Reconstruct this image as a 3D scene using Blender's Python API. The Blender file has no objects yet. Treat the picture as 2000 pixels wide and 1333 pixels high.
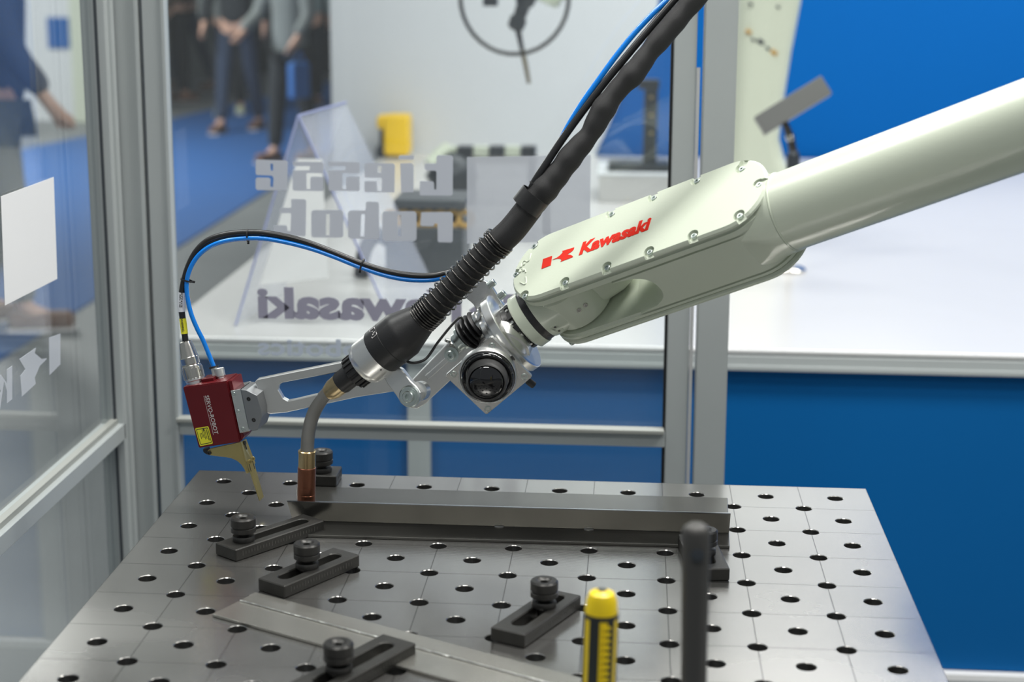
import bpy, bmesh, math, random
from mathutils import Vector as V, Matrix as M
random.seed(7)
pi = math.pi
# ------------------------------------------------------------------ camera, world, lights, exposure
sc = bpy.context.scene
col = sc.collection
TZ = .85                                   # height of the table top above the floor
FPX = 3264.23
CAM = V((.596579, -2.339235, .764277 + TZ))
yaw, pitch, roll = -.0717488, .2264824, .0059357
cy, sy, cp, sp = math.cos(yaw), math.sin(yaw), math.cos(pitch), math.sin(pitch)
FW = V((sy*cp, cy*cp, -sp)); _rt = V((cy, -sy, 0)); _up = _rt.cross(FW)
RT = math.cos(roll)*_rt + math.sin(roll)*_up
UP = -math.sin(roll)*_rt + math.cos(roll)*_up
cd = bpy.data.cameras.new('camera'); cam = bpy.data.objects.new('camera', cd); col.objects.link(cam)
cam.matrix_world = M(((RT.x, UP.x, -FW.x, CAM.x), (RT.y, UP.y, -FW.y, CAM.y), (RT.z, UP.z, -FW.z, CAM.z), (0, 0, 0, 1)))
cd.sensor_width = 36; cd.lens = 36*FPX/2000; cd.clip_start = .05; cd.clip_end = 200
cd.dof.use_dof = True; cd.dof.focus_distance = 2.27; cd.dof.aperture_fstop = 3.7
sc.camera = cam
sc.view_settings.view_transform = 'Standard'; sc.view_settings.look = 'None'
sc.view_settings.gamma = 1; sc.view_settings.use_curve_mapping = False
sc.view_settings.exposure = 0.0
wd = bpy.data.worlds.new('hall'); sc.world = wd; wd.use_nodes = True
wd.node_tree.nodes['Background'].inputs[0].default_value = (.80, .85, .90, 1)
wd.node_tree.nodes['Background'].inputs[1].default_value = .28
def area(loc, sx, sy_, e, colr=(1, .99, .95)):
    l = bpy.data.lights.new('hall_lamp', 'AREA'); l.shape = 'RECTANGLE'; l.size = sx; l.size_y = sy_; l.energy = e; l.color = colr
    o = bpy.data.objects.new('hall_lamp', l); o.location = loc; col.objects.link(o); return o
LAMPS = [(-.9, .3, 75), (1.1, .2, 80), (2.6, -.6, 65), (.2, -2.2, 45), (-4, 8, 160), (-5.5, 10, 420)]  # the last one is added only to brighten the distant white wall
for x, y, e in LAMPS:
    area((x, y, TZ+2.9), 1.3, .5, e)
for x in (.75, 2.15, 3.55):              # the stand's own wash lights over the platform, aimed down and forward
    area((x, 3.5, TZ+2.75), 1.3, .9, 52).rotation_euler = (math.radians(12), 0, 0)

# ------------------------------------------------------------------ pixel -> world helpers (used once, to read real positions)
def ray(px, py): return FW + RT*((px-1000)/FPX) + UP*((666.5-py)/FPX)
def P(px, py, Z): return CAM + ray(px, py)*Z
def onz(px, py, z=0): d = ray(px, py); return CAM + d*((z+TZ-CAM.z)/d.z)
def ony(px, py, y): d = ray(px, py); return CAM + d*((y-CAM.y)/d.y)
def onx(px, py, x): d = ray(px, py); return CAM + d*((x-CAM.x)/d.x)
def onpl(px, py, O, n): d = ray(px, py); return CAM + d*((O-CAM).dot(n)/d.dot(n))
def cv(x, y, z): return RT*x + UP*y - FW*z      # vector given as right, up, towards the viewer
def depth(p): return (p-CAM).dot(FW)

def frame(o, x, z):
    """4x4 with origin o, X along x, Z along z."""
    z = z.normalized(); x = (x - z*x.dot(z)).normalized(); y = z.cross(x)
    return M(((x.x, y.x, z.x, o.x), (x.y, y.y, z.y, o.y), (x.z, y.z, z.z, o.z), (0, 0, 0, 1)))
def axisframe(o, z):
    z = z.normalized(); x = V((0, 0, 1)).cross(z)
    if x.length < .05: x = V((1, 0, 0)).cross(z)
    return frame(o, x, z)

# ------------------------------------------------------------------ materials
MAT = {}
def mat(name, c, rough=.5, metal=0., spec=.5, bump=0, bscale=200, var=0, vscale=5, coat=0, alpha=None, aniso=0, emit=0, trans=0):
    m = bpy.data.materials.new(name); m.use_nodes = True; nt = m.node_tree; b = nt.nodes['Principled BSDF']
    b.inputs['Base Color'].default_value = (*c, 1); b.inputs['Roughness'].default_value = rough
    b.inputs['Metallic'].default_value = metal; b.inputs['Specular IOR Level'].default_value = spec
    b.inputs['Coat Weight'].default_value = coat; b.inputs['Anisotropic'].default_value = aniso
    b.inputs['Transmission Weight'].default_value = trans
    if alpha is not None: b.inputs['Alpha'].default_value = alpha
    tc = nt.nodes.new('ShaderNodeTexCoord')
    if True:
        n = nt.nodes.new('ShaderNodeTexNoise'); n.inputs['Scale'].default_value = vscale; n.inputs['Detail'].default_value = 5
        nt.links.new(tc.outputs['Object'], n.inputs['Vector'])
        mx = nt.nodes.new('ShaderNodeMix'); mx.data_type = 'RGBA'
        k = max(var, .02)
        mx.inputs[6].default_value = (*[max(0, q*(1-k)) for q in c], 1); mx.inputs[7].default_value = (*[min(1, q*(1+k)) for q in c], 1)
        nt.links.new(n.outputs['Fac'], mx.inputs[0]); nt.links.new(mx.outputs[2], b.inputs['Base Color'])
    if bump:
        n2 = nt.nodes.new('ShaderNodeTexNoise'); n2.inputs['Scale'].default_value = bscale; n2.inputs['Detail'].default_value = 3
        nt.links.new(tc.outputs['Object'], n2.inputs['Vector'])
        bp = nt.nodes.new('ShaderNodeBump'); bp.inputs['Strength'].default_value = bump; bp.inputs['Distance'].default_value = .002
        nt.links.new(n2.outputs['Fac'], bp.inputs['Height']); nt.links.new(bp.outputs[0], b.inputs['Normal'])
    MAT[name] = m; return m
mat('robot_paint', (.55, .60, .49), .32, coat=.3, bump=.04, bscale=300, var=.03)
mat('robot_red', (.60, .016, .004), .6, spec=.2)
mat('alu', (.74, .745, .73), .27, 1, bump=.05, bscale=120, var=.08, vscale=30)
mat('alu_bright', (.82, .82, .80), .31, 1, var=.05)
mat('alu_frame', (.43, .46, .46), .45, .2, var=.04)
mat('bead_grey', (.29, .30, .28), .5)
mat('alu_dark', (.30, .31, .32), .45, .9)
mat('alu_satin', (.70, .71, .70), .38, 1, bump=.08, bscale=90, var=.1, vscale=12)
mat('chrome', (.64, .62, .57), .2, 1)
mat('screw_zinc', (.60, .66, .63), .3, 1, var=.1, vscale=90)
mat('hole_dark', (.01, .01, .01), .6)
mat('black_plastic', (.014, .014, .015), .45, bump=.06, bscale=400)
mat('black_rubber', (.012, .012, .013), .5)
mat('cable_black', (.016, .016, .017), .3)
mat('band_black', (.02, .02, .022), .35, bump=.2, bscale=500)
mat('gloss_black', (.004, .004, .005), .05, coat=1)
mat('lens_ring', (.045, .045, .045), .5)
mat('blue_tube', (.0, .20, .72), .2, coat=.4)
mat('copper', (.31, .13, .08), .33, 1, var=.25, vscale=60, bump=.05)
mat('brass', (.62, .46, .24), .24, 1, var=.1, vscale=60)
mat('brass_old', (.48, .38, .22), .35, 1, var=.2, vscale=80)
mat('neck_grey', (.23, .225, .21), .42, .6, var=.08, vscale=50)
mat('spring_wire', (.075, .072, .068), .25, 1)
mat('sensor_red', (.13, .006, .010), .36, .2, var=.06)
mat('gold_bracket', (.56, .46, .20), .3, .9, var=.08, vscale=40)
mat('label_yellow', (.78, .74, .03), .5)
mat('label_white', (.72, .74, .78), .5)
mat('print_white', (.62, .60, .60), .6)
mat('print_grey', (.32, .26, .27), .6)
mat('mark_grey', (.085, .083, .075), .5)
mat('print_black', (.02, .02, .02), .6)
mat('clamp_steel', (.040, .039, .036), .42, .55, bump=.12, bscale=500, var=.3, vscale=40, spec=.5)
mat('knob_steel', (.055, .054, .052), .36, .7, var=.2, vscale=60)
mat('plate_steel', (.15, .147, .135), .24, .85, bump=.03, bscale=40, var=.25, vscale=14)
mat('sheet_steel', (.42, .41, .375), .22, .8, bump=.03, bscale=30, var=.22, vscale=9)
mat('cut_edge', (.42, .44, .46), .2, 1)
mat('weld', (.40, .40, .38), .35, 1, bump=.6, bscale=160, var=.3, vscale=80)
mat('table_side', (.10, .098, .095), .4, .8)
mat('yellow_grip', (.85, .62, .01), .35)
mat('rod_grey', (.060, .058, .055), .5, .2)
mat('dark_grip', (.018, .022, .022), .5)
mat('white_podium', (.56, .56, .555), .25, spec=.5, var=.02)
mat('white_wall', (.60, .63, .66), .6, var=.02)
mat('blue_wall', (.0, .092, .34), .7, spec=.1, var=.04, vscale=1)
mat('blue_panel', (.0, .095, .30), .6, spec=.15, var=.05, vscale=1.5)
mat('carpet_blue', (.008, .075, .25), .9, bump=.3, bscale=300, var=.08, vscale=2)
mat('floor_grey', (.155, .168, .172), .55, bump=.05, bscale=10, var=.22, vscale=1.4)
mat('dark_hall', (.010, .016, .022), .8, var=.5, vscale=.8)
mat('paper', (.78, .78, .78), .6)
mat('decal_frost', (.55, .58, .65), .5, alpha=.93)
mat('decal_pale', (.62, .65, .71), .5, alpha=.62)
mat('decal_violet', (.33, .32, .41), .5, alpha=.88)
mat('decal_robotics', (.50, .56, .66), .5, alpha=.9)
mat('acrylic', (.70, .73, .84), .12, alpha=.22, spec=.7)
mat('acrylic_edge', (.30, .33, .55), .3)
mat('yellow_box', (.90, .58, .01), .45)
mat('machine_dark', (.035, .042, .05), .4, .3)
mat('machine_grey', (.075, .085, .095), .4, .5)
mat('gold_ring', (.60, .38, .13), .35, .6)
mat('sample_grey', (.12, .125, .12), .4, .4, var=.1)
mat('skin', (.52, .32, .24), .5); mat('hair_dark', (.03, .02, .015), .6)
mat('navy_cloth', (.012, .03, .085), .85); mat('grey_cloth', (.16, .18, .18), .9); mat('dark_cloth', (.014, .018, .022), .9)
mat('jeans_cloth', (.02, .035, .07), .9); mat('olive_cloth', (.13, .14, .11), .9); mat('shoe_brown', (.13, .06, .035), .6)
mat('shoe_pale', (.40, .45, .30), .6); mat('bag_blue', (.03, .14, .42), .6); mat('knit_pale', (.26, .33, .33), .9); mat('brown_cloth', (.10, .07, .05), .9)

def glass_mat():
    m = bpy.data.materials.new('glass_pane'); m.use_nodes = True; nt = m.node_tree; nt.nodes.clear()
    out = nt.nodes.new('ShaderNodeOutputMaterial'); tr = nt.nodes.new('ShaderNodeBsdfTransparent'); gl = nt.nodes.new('ShaderNodeBsdfGlossy')
    df = nt.nodes.new('ShaderNodeBsdfDiffuse'); fr = nt.nodes.new('ShaderNodeFresnel'); m1 = nt.nodes.new('ShaderNodeMixShader'); m2 = nt.nodes.new('ShaderNodeMixShader')
    tr.inputs[0].default_value = (.93, .95, .95, 1); gl.inputs['Roughness'].default_value = .01; df.inputs[0].default_value = (.75, .78, .80, 1)
    geo = nt.nodes.new('ShaderNodeNewGeometry'); mr = nt.nodes.new('ShaderNodeMapRange'); mr.inputs[3].default_value = 1.45; mr.inputs[4].default_value = 1/1.45; nt.links.new(geo.outputs['Backfacing'], mr.inputs[0]); nt.links.new(mr.outputs[0], fr.inputs[0]); m2.inputs[0].default_value = .025
    L = nt.links.new
    L(tr.outputs[0], m2.inputs[1]); L(df.outputs[0], m2.inputs[2]); L(fr.outputs[0], m1.inputs[0]); L(m2.outputs[0], m1.inputs[1]); L(gl.outputs[0], m1.inputs[2]); L(m1.outputs[0], out.inputs[0])
    MAT['glass_pane'] = m
glass_mat()

def table_mat():
    m = mat('table_steel', (.42, .412, .395), .3, .92, var=.12, vscale=3); nt = m.node_tree; b = nt.nodes['Principled BSDF']; L = nt.links.new
    N = nt.nodes.new
    tc = N('ShaderNodeTexCoord'); sx = N('ShaderNodeSeparateXYZ'); L(tc.outputs['Object'], sx.inputs[0])
    def mth(op, a, bb=None, c=None):
        n = N('ShaderNodeMath'); n.operation = op
        for i, q in enumerate((a, bb, c)):
            if q is None: continue
            if hasattr(q, 'links'): L(q, n.inputs[i])
            else: n.inputs[i].default_value = q
        return n.outputs[0]
    def line(coord):
        k = mth('FRACT', mth('MULTIPLY', mth('ADD', coord, 10.0), 10.0))       # lines where coord = n*0.1 + .05
        return mth('LESS_THAN', mth('ABSOLUTE', mth('SUBTRACT', k, .5)), .0065)
    ln = mth('MAXIMUM', line(sx.outputs[0]), line(sx.outputs[1]))
    n0 = nt.nodes['Mix']; dk = N('ShaderNodeMix'); dk.data_type = 'RGBA'; dk.inputs[7].default_value = (.09, .085, .08, 1)
    # slow stains
    ns = N('ShaderNodeTexNoise'); ns.inputs['Scale'].default_value = 2.2; ns.inputs['Detail'].default_value = 6; ns.inputs['Distortion'].default_value = .6
    L(tc.outputs['Object'], ns.inputs['Vector'])
    rp = N('ShaderNodeMapRange'); rp.inputs[1].default_value = .35; rp.inputs[2].default_value = .7; rp.inputs[3].default_value = .17; rp.inputs[4].default_value = .31
    L(ns.outputs['Fac'], rp.inputs[0]); L(rp.outputs[0], b.inputs['Roughness'])
    L(n0.outputs[2], dk.inputs[6]); L(mth('MULTIPLY', ln, .75), dk.inputs[0]); L(dk.outputs[2], b.inputs['Base Color'])
    # milling marks: fine arcs
    mp = N('ShaderNodeMapping'); mp.inputs['Location'].default_value = (-.3, 1.4, 0); L(tc.outputs['Object'], mp.inputs[0])
    wv = N('ShaderNodeTexWave'); wv.wave_type = 'RINGS'; wv.rings_direction = 'Z'; wv.inputs['Scale'].default_value = 55; wv.inputs['Distortion'].default_value = .6; wv.inputs['Detail'].default_value = 1
    L(mp.outputs[0], wv.inputs['Vector'])
    hh = mth('SUBTRACT', mth('MULTIPLY', wv.outputs['Fac'], .06), mth('MULTIPLY', ln, .6))
    bp = N('ShaderNodeBump'); bp.inputs['Strength'].default_value = .35; bp.inputs['Distance'].default_value = .001
    L(hh, bp.inputs['Height']); L(bp.outputs[0], b.inputs['Normal'])
table_mat()
def sleeve_mat():
    m = mat('sleeve_fabric', (.014, .014, .015), .7); nt = m.node_tree; b = nt.nodes['Principled BSDF']
    tc = nt.nodes.new('ShaderNodeTexCoord'); w = nt.nodes.new('ShaderNodeTexWave'); w.inputs['Scale'].default_value = 420; w.bands_direction = 'DIAGONAL'
    nt.links.new(tc.outputs['Object'], w.inputs['Vector']); bp = nt.nodes.new('ShaderNodeBump'); bp.inputs['Strength'].default_value = .4; bp.inputs['Distance'].default_value = .001
    nt.links.new(w.outputs['Fac'], bp.inputs['Height']); nt.links.new(bp.outputs[0], b.inputs['Normal'])
sleeve_mat()
def knurl_mat():
    m = mat('knurled_steel', (.05, .049, .047), .38, .7); nt = m.node_tree; b = nt.nodes['Principled BSDF']
    tc = nt.nodes.new('ShaderNodeTexCoord'); w = nt.nodes.new('ShaderNodeTexChecker'); w.inputs['Scale'].default_value = 900
    mp = nt.nodes.new('ShaderNodeMapping'); mp.inputs['Rotation'].default_value = (.7, .7, .7)
    nt.links.new(tc.outputs['Object'], mp.inputs[0]); nt.links.new(mp.outputs[0], w.inputs['Vector'])
    bp = nt.nodes.new('ShaderNodeBump'); bp.inputs['Strength'].default_value = .9; bp.inputs['Distance'].default_value = .001
    nt.links.new(w.outputs['Fac'], bp.inputs['Height']); nt.links.new(bp.outputs[0], b.inputs['Normal'])
knurl_mat()

# ------------------------------------------------------------------ object helpers
def empty(name, loc, label, cat, group=None):
    o = bpy.data.objects.new(name, None); o.location = loc; o.empty_display_size = .05; col.objects.link(o)
    o['label'] = label; o['category'] = cat
    if group: o['group'] = group
    o.matrix_world = M.Translation(loc)
    return o
PW = {}
def finish(name, me, m, parent=None, smooth=True, angle=35, label=None):
    if m: me.materials.append(MAT[m])
    if smooth and len(me.polygons):
        me.polygons.foreach_set('use_smooth', [True]*len(me.polygons)); me.set_sharp_from_angle(angle=math.radians(angle))
    # give the mesh its own origin (centre of its bounds)
    if len(me.vertices):
        xs = [v.co.copy() for v in me.vertices]
        c = V([(min(q[i] for q in xs)+max(q[i] for q in xs))/2 for i in range(3)])
        me.transform(M.Translation(-c))
    else: c = V((0, 0, 0))
    o = bpy.data.objects.new(name, me); col.objects.link(o)
    if parent:
        o.parent = parent; pw = PW.get(parent.name, M.Translation(parent.location) if parent.type == 'EMPTY' else None)
        o.location = c - pw.translation
    else: o.location = c
    PW[o.name] = M.Translation(c)
    if label: o['label'] = label
    if smooth and len(me.polygons) > 5:
        wn = o.modifiers.new('flat_faces', 'WEIGHTED_NORMAL'); wn.keep_sharp = True; wn.weight = 80
    return o
def struct(o): o['kind'] = 'structure'; return o
class MB:
    def __init__(s): s.bm = bmesh.new()
    def _t(s, vs, F): bmesh.ops.transform(s.bm, matrix=F, verts=vs)
    def box(s, F, sx, sy_, sz, bev=0, seg=2):
        r = bmesh.ops.create_cube(s.bm, size=1); vs = r['verts']
        bmesh.ops.scale(s.bm, vec=(sx, sy_, sz), verts=vs)
        if bev:
            es = list({e for v in vs for e in v.link_edges})
            b = bmesh.ops.bevel(s.bm, geom=es, offset=bev, segments=seg, affect='EDGES', profile=.5)
            vs = list({v for f in b['faces'] for v in f.verts} | {v for v in vs if v.is_valid})
        s._t(vs, F); return s
    def abox(s, a, b, bev=0):
        c = (V(a)+V(b))/2; d = V(b)-V(a); return s.box(M.Translation(c), abs(d.x), abs(d.y), abs(d.z), bev)
    def lathe(s, F, prof, seg=48, ribs=0, ribd=0):
        rows = []
        for r, z in prof:
            if r < 1e-6: rows.append([s.bm.verts.new(F @ V((0, 0, z)))]); continue
            rows.append([s.bm.verts.new(F @ V((r*math.cos(2*pi*k/seg), r*math.sin(2*pi*k/seg), z))) for k in range(seg)])
        for a, b in zip(rows, rows[1:]):
            if len(a) == 1 and len(b) == 1: continue
            for k in range(seg):
                k2 = (k+1) % seg
                if len(a) == 1: s.bm.faces.new((a[0], b[k2], b[k]))
                elif len(b) == 1: s.bm.faces.new((a[k], a[k2], b[0]))
                else: s.bm.faces.new((a[k], a[k2], b[k2], b[k]))
        return s
    def tube(s, pts, rad, seg=12, cap=True):
        pts = [V(p) for p in pts]; n = len(pts)
        if not hasattr(rad, '__len__'): rad = [rad]*n
        T = [(pts[min(i+1, n-1)]-pts[max(i-1, 0)]).normalized() for i in range(n)]
        x = T[0].orthogonal().normalized(); rows = []
        for i in range(n):
            x = (x - T[i]*x.dot(T[i])).normalized(); y = T[i].cross(x)
            rows.append([s.bm.verts.new(pts[i] + (x*math.cos(2*pi*k/seg)+y*math.sin(2*pi*k/seg))*rad[i]) for k in range(seg)])
        for a, b in zip(rows, rows[1:]):
            for k in range(seg): s.bm.faces.new((a[k], a[(k+1) % seg], b[(k+1) % seg], b[k]))
        if cap: s.bm.faces.new(rows[0][::-1]); s.bm.faces.new(rows[-1])
        return s
    def poly(s, pts, vec):
        """prism from 3-D polygon pts pushed along vec"""
        a = [s.bm.verts.new(V(p)) for p in pts]; b = [s.bm.verts.new(V(p)+vec) for p in pts]; n = len(a)
        s.bm.faces.new(a); s.bm.faces.new(b[::-1])
        for k in range(n): s.bm.faces.new((a[k], b[k], b[(k+1) % n], a[(k+1) % n]))
        return s
    def bevel(s, off, seg=2):
        bmesh.ops.recalc_face_normals(s.bm, faces=s.bm.faces)
        es = [e for e in s.bm.edges if len(e.link_faces) == 2 and e.calc_face_angle(0) > .5]
        bmesh.ops.bevel(s.bm, geom=es, offset=off, segments=seg, affect='EDGES', clamp_overlap=True); return s
    def build(s, name, m, parent=None, smooth=True, angle=35, label=None):
        bmesh.ops.recalc_face_normals(s.bm, faces=s.bm.faces)
        me = bpy.data.meshes.new(name); s.bm.to_mesh(me); s.bm.free()
        return finish(name, me, m, parent, smooth, angle, label)
def smooth_path(pts, per=8):
    """Catmull-Rom through 3-D points"""
    pts = [V(p) for p in pts]; Q = [pts[0]*2-pts[1]] + pts + [pts[-1]*2-pts[-2]]; out = []
    for i in range(1, len(Q)-2):
        p0, p1, p2, p3 = Q[i-1:i+3]
        for k in range(per):
            t = k/per; out.append(.5*((2*p1)+(p2-p0)*t+(2*p0-5*p1+4*p2-p3)*t*t+(3*p1-p0-3*p2+p3)*t**3))
    return out+[pts[-1]]
def curve_mesh(cu):
    o = bpy.data.objects.new('tmp', cu); col.objects.link(o)
    dg = bpy.context.evaluated_depsgraph_get(); me = bpy.data.meshes.new_from_object(o.evaluated_get(dg))
    bpy.data.objects.remove(o); bpy.data.curves.remove(cu); return me
def dissolve(me):
    b = bmesh.new(); b.from_mesh(me); bmesh.ops.remove_doubles(b, verts=b.verts, dist=1e-6)
    bmesh.ops.dissolve_limit(b, angle_limit=math.radians(.6), verts=b.verts, edges=b.edges); b.to_mesh(me); b.free()
def plate(name, loops, F, thick, m, parent=None, bev=0, label=None, smooth=True):
    """extruded flat shape; loops in the frame's XY (first the outline, then holes), material from z=-thick to 0"""
    cu = bpy.data.curves.new('tmp', 'CURVE'); cu.dimensions = '2D'; cu.fill_mode = 'BOTH'
    cu.extrude = max(thick/2-bev, .00001); cu.bevel_depth = bev; cu.bevel_resolution = 0; cu.offset = -bev if bev else 0
    for lp in loops:
        sp_ = cu.splines.new('POLY'); sp_.points.add(len(lp)-1); sp_.use_cyclic_u = True
        for i, (x, y) in enumerate(lp): sp_.points[i].co = (x, y, 0, 1)
    me = curve_mesh(cu); me.transform(M.Translation((0, 0, -thick/2))); me.transform(F)
    if F.to_3x3().determinant() < 0: me.flip_normals()
    dissolve(me)
    return finish(name, me, m, parent, smooth, 20, label)
def text(s, F, size, m, parent, name='lettering', extrude=.0003, bold=0, shear=0, width=None, align='LEFT', sp_=1.0, label=None, lift=.0001):
    cu = bpy.data.curves.new('tmp', 'FONT'); cu.body = s; cu.size = size; cu.extrude = extrude; cu.offset = bold; cu.shear = shear; cu.align_x = align; cu.space_character = sp_
    cu.resolution_u = 3
    me = curve_mesh(cu)
    if width:
        xs = [v.co.x for v in me.vertices]; k = width/(max(xs)-min(xs)); me.transform(M.Diagonal((k, 1, 1, 1)))
    me.transform(M.Translation((0, 0, extrude+lift))); me.transform(F)
    return finish(name, me, m, parent, False, 30, label)
def to2(pts, F):
    Fi = F.inverted(); return [((Fi @ V(p)).x, (Fi @ V(p)).y) for p in pts]
def circ(cx, cy_, r, n=24, a0=0, a1=2*pi): return [(cx+r*math.cos(a0+(a1-a0)*k/(n if a1-a0 > 6.2 else n-1)), cy_+r*math.sin(a0+(a1-a0)*k/(n if a1-a0 > 6.2 else n-1))) for k in range(n)]
def rrect(x0, y0, x1, y1, r, n=5):
    out = []
    for cx, cy_, a in ((x1-r, y1-r, 0), (x0+r, y1-r, pi/2), (x0+r, y0+r, pi), (x1-r, y0+r, 1.5*pi)):
        out += [(cx+r*math.cos(a+pi/2*k/n), cy_+r*math.sin(a+pi/2*k/n)) for k in range(n+1)]
    return out
def cap_screw(F, r, h, parent, m='screw_zinc', name='bolt', washer=0):
    """socket head screw, head rising along +Z of F from its origin; hex socket modelled"""
    b = MB()
    prof = []
    if washer: prof += [(0, 0), (washer, 0), (washer, h*.22), (r, h*.22)]
    else: prof += [(0, 0), (r, 0)]
    prof += [(r, h*.85), (r*.86, h), (r*.55, h)]
    b.lathe(F, prof, 24)
    # hexagonal socket
    hx = [b.bm.verts.new(F @ V((r*.5*math.cos(k*pi/3), r*.5*math.sin(k*pi/3), h*.99))) for k in range(6)]
    hb = [b.bm.verts.new(F @ V((r*.48*math.cos(k*pi/3), r*.48*math.sin(k*pi/3), h*.35))) for k in range(6)]
    b.bm.faces.new(hb)
    for k in range(6): b.bm.faces.new((hx[k], hx[(k+1) % 6], hb[(k+1) % 6], hb[k]))
    ring = [b.bm.verts.new(F @ V((r*.55*math.cos(k*pi/12), r*.55*math.sin(k*pi/12), h))) for k in range(24)]
    for k in range(24):
        a = ring[k]; c = ring[(k+1) % 24]; h1 = hx[int((k+.0)//4) % 6]; h2 = hx[int((k+1)//4) % 6]
        b.bm.faces.new((a, c, h1) if h1 is h2 else (a, c, h2, h1))
    return b.build(name, m, parent, True, 30)
# ------------------------------------------------------------------ the setting
FL = 0.0
b = MB(); b.abox((-14, -6, -.05), (8, 30, 0)); struct(b.build('floor', 'floor_grey', smooth=False))
# blue aisle carpet beyond the fence
b = MB(); b.poly([V(q) for q in ((-4.6, -3, 0), (-1.95, -3, 0), (-1.95, 19.6, 0), (-3.4, 19.4, 0), (-4.02, 14.1, 0), (-4.6, 11.1, 0))], V((0, 0, .008))); b.build('aisle_carpet', 'carpet_blue')['kind'] = 'stuff'
o = bpy.data.objects['aisle_carpet']; o['label'] = 'blue aisle carpet running behind the fence past the white platform'; o['category'] = 'carpet'
b = MB(); b.abox((-5.2, 21, 0), (-2.0, 21.1, .001)); b.bm.free()
struct(MB().abox((-12, 22, 0), (12, 22.2, 14)).build('wall_far', 'dark_hall', smooth=False))
YW = 4.95
# back wall of the stand: white panel with a slanting end, then blue panels
xl = ony(646, 100, YW).x
zt = 4.3
pw = [V((xl, YW, .3)), V((ony(1160, 320, YW).x, YW, .3)), V((ony(1160, 308, YW).x, YW, ony(1160, 308, YW).z)), V((ony(1285, 20, YW).x, YW, ony(1285, 20, YW).z)), V((ony(1300, 0, YW).x, YW, zt)), V((xl, YW, zt))]
o = MB().poly(pw, V((0, .03, 0))).build('wall_back', 'white_wall', smooth=False); struct(o)
o = MB().abox((xl+.02, YW+.032, 0), (7.5, YW+.1, zt)).build('wall_back_blue', 'blue_wall', smooth=False); struct(o); o.name = 'wall_back.001'
struct(MB().abox((pw[3].x+.06, YW-.02, 1.95), (1.85, YW+.03, zt)).build('reflector_board_1', 'white_wall', smooth=False))   # unseen white board, added so the table reflects light grey
ZP = -.082+TZ; YF = 1.284; XL = -.482
pod = empty('exhibition_platform', V((2.5, YF, 0)), 'long white exhibition platform with aluminium edge and blue front panels behind the fence', 'platform')
MB().abox((XL, YF+.01, ZP-.02), (7.2, YW-.001, ZP)).build('platform_top', 'white_podium', pod, False)
MB().abox((XL, YF+.002, ZP-.006), (7.2, YF+.012, ZP+.0015), .001).build('edge_strip', 'paper', pod)
b = MB(); b.abox((XL, YF, ZP-.044), (7.2, YF+.04, ZP-.012), .003); b.abox((XL, YF-.004, ZP-.046), (7.2, YF+.03, ZP-.034), .002)
b.build('edge_profile', 'alu_frame', pod)
b = MB(); b.abox((XL, YF+.012, ZP-.043), (XL+.04, YW-.001, ZP-.0205), .003); b.build('edge_profile', 'alu_frame', pod)
xs_ = [XL+.045, ony(795, 800, YF).x, ony(840, 800, YF).x, 2.2, 2.24, 3.4, 3.44, 4.6, 4.64, 5.8, 5.84, 7.15]
for i in range(0, len(xs_), 2):
    MB().abox((xs_[i], YF+.02, .02), (xs_[i+1], YF+.03, ZP-.045)).build('front_panel', 'blue_panel', pod, False)
for i in range(1, len(xs_)-1, 2):
    MB().abox((xs_[i], YF+.004, .0), (xs_[i+1], YF+.04, ZP-.045), .002).build('upright_profile', 'alu_frame', pod)
MB().abox((XL, YF+.004, .0), (XL+.044, YF+.04, ZP-.045), .002).build('upright_profile', 'alu_frame', pod)
MB().abox((XL+.005, YF+.045, .01), (XL+.015, YW-.001, ZP-.045)).build('side_panel', 'blue_panel', pod, False)
MB().abox((XL, YF-.002, .0), (7.2, YF+.02, .018), .002).build('bottom_profile', 'paper', pod)

# ---- safety fence
ZH = 2.45
def profile_post(name, x0, x1, y0, y1, z0, z1, parent, m='alu_frame'):
    """aluminium profile post with a slot groove down its front"""
    b = MB(); b.abox((x0, y0, z0), (x1, y1, z1), .002); return b.build(name, m, parent)
RZ1, RZ0 = -.0440+TZ, -.0725+TZ
YFN = .5
bf = empty('safety_fence', V((.25, YFN, 0)), 'glazed safety fence panel with mirrored lettering facing the platform behind the table', 'fence')
xa, xb = ony(296, 400, YFN).x, ony(340, 400, YFN).x       # left stile
xc, xd = ony(1308, 500, YFN).x, ony(1351, 500, YFN).x     # right stile
def leanbox(b, x0, x1, lean, y0, y1, z0, z1):
    """post whose foot is displaced sideways by lean over its height (fences are rarely quite plumb)"""
    b.poly([V((x0+lean*(z0-TZ), y0, z0)), V((x1+lean*(z0-TZ), y0, z0)), V((x1+lean*(z1-TZ), y0, z1)), V((x0+lean*(z1-TZ), y0, z1))], V((0, y1-y0, 0)))
    return b
b = MB(); leanbox(b, xa, xb-.006, .004, YFN-.02, YFN+.025, 0.08, ZH); b.bevel(.0015).build('stile', 'alu_frame', bf)
b = MB(); leanbox(b, xb-.007, xb-.001, .004, YFN-.024, YFN+.0, 0.08, ZH); b.bevel(.001).build('glazing_bead', 'alu_frame', bf)
b = MB(); leanbox(b, xc, xd, -.004, YFN-.02, YFN+.025, 0.08, ZH); b.bevel(.0015).build('stile', 'alu_frame', bf)
b = MB(); leanbox(b, xc-.005, xc+.000, -.004, YFN-.006, YFN+.01, 0.08, ZH); b.bevel(.001).build('glazing_bead', 'black_rubber', bf)
MB().abox((xb-.004, YFN-.02, RZ0), (xc, YFN+.02, RZ1-.002), .0015).build('middle_rail', 'alu_frame', bf)
MB().abox((xb-.004, YFN-.03, RZ1-.003), (xc-.002, YFN-.004, RZ1+.004), .001).build('glazing_bead', 'bead_grey', bf)
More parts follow.
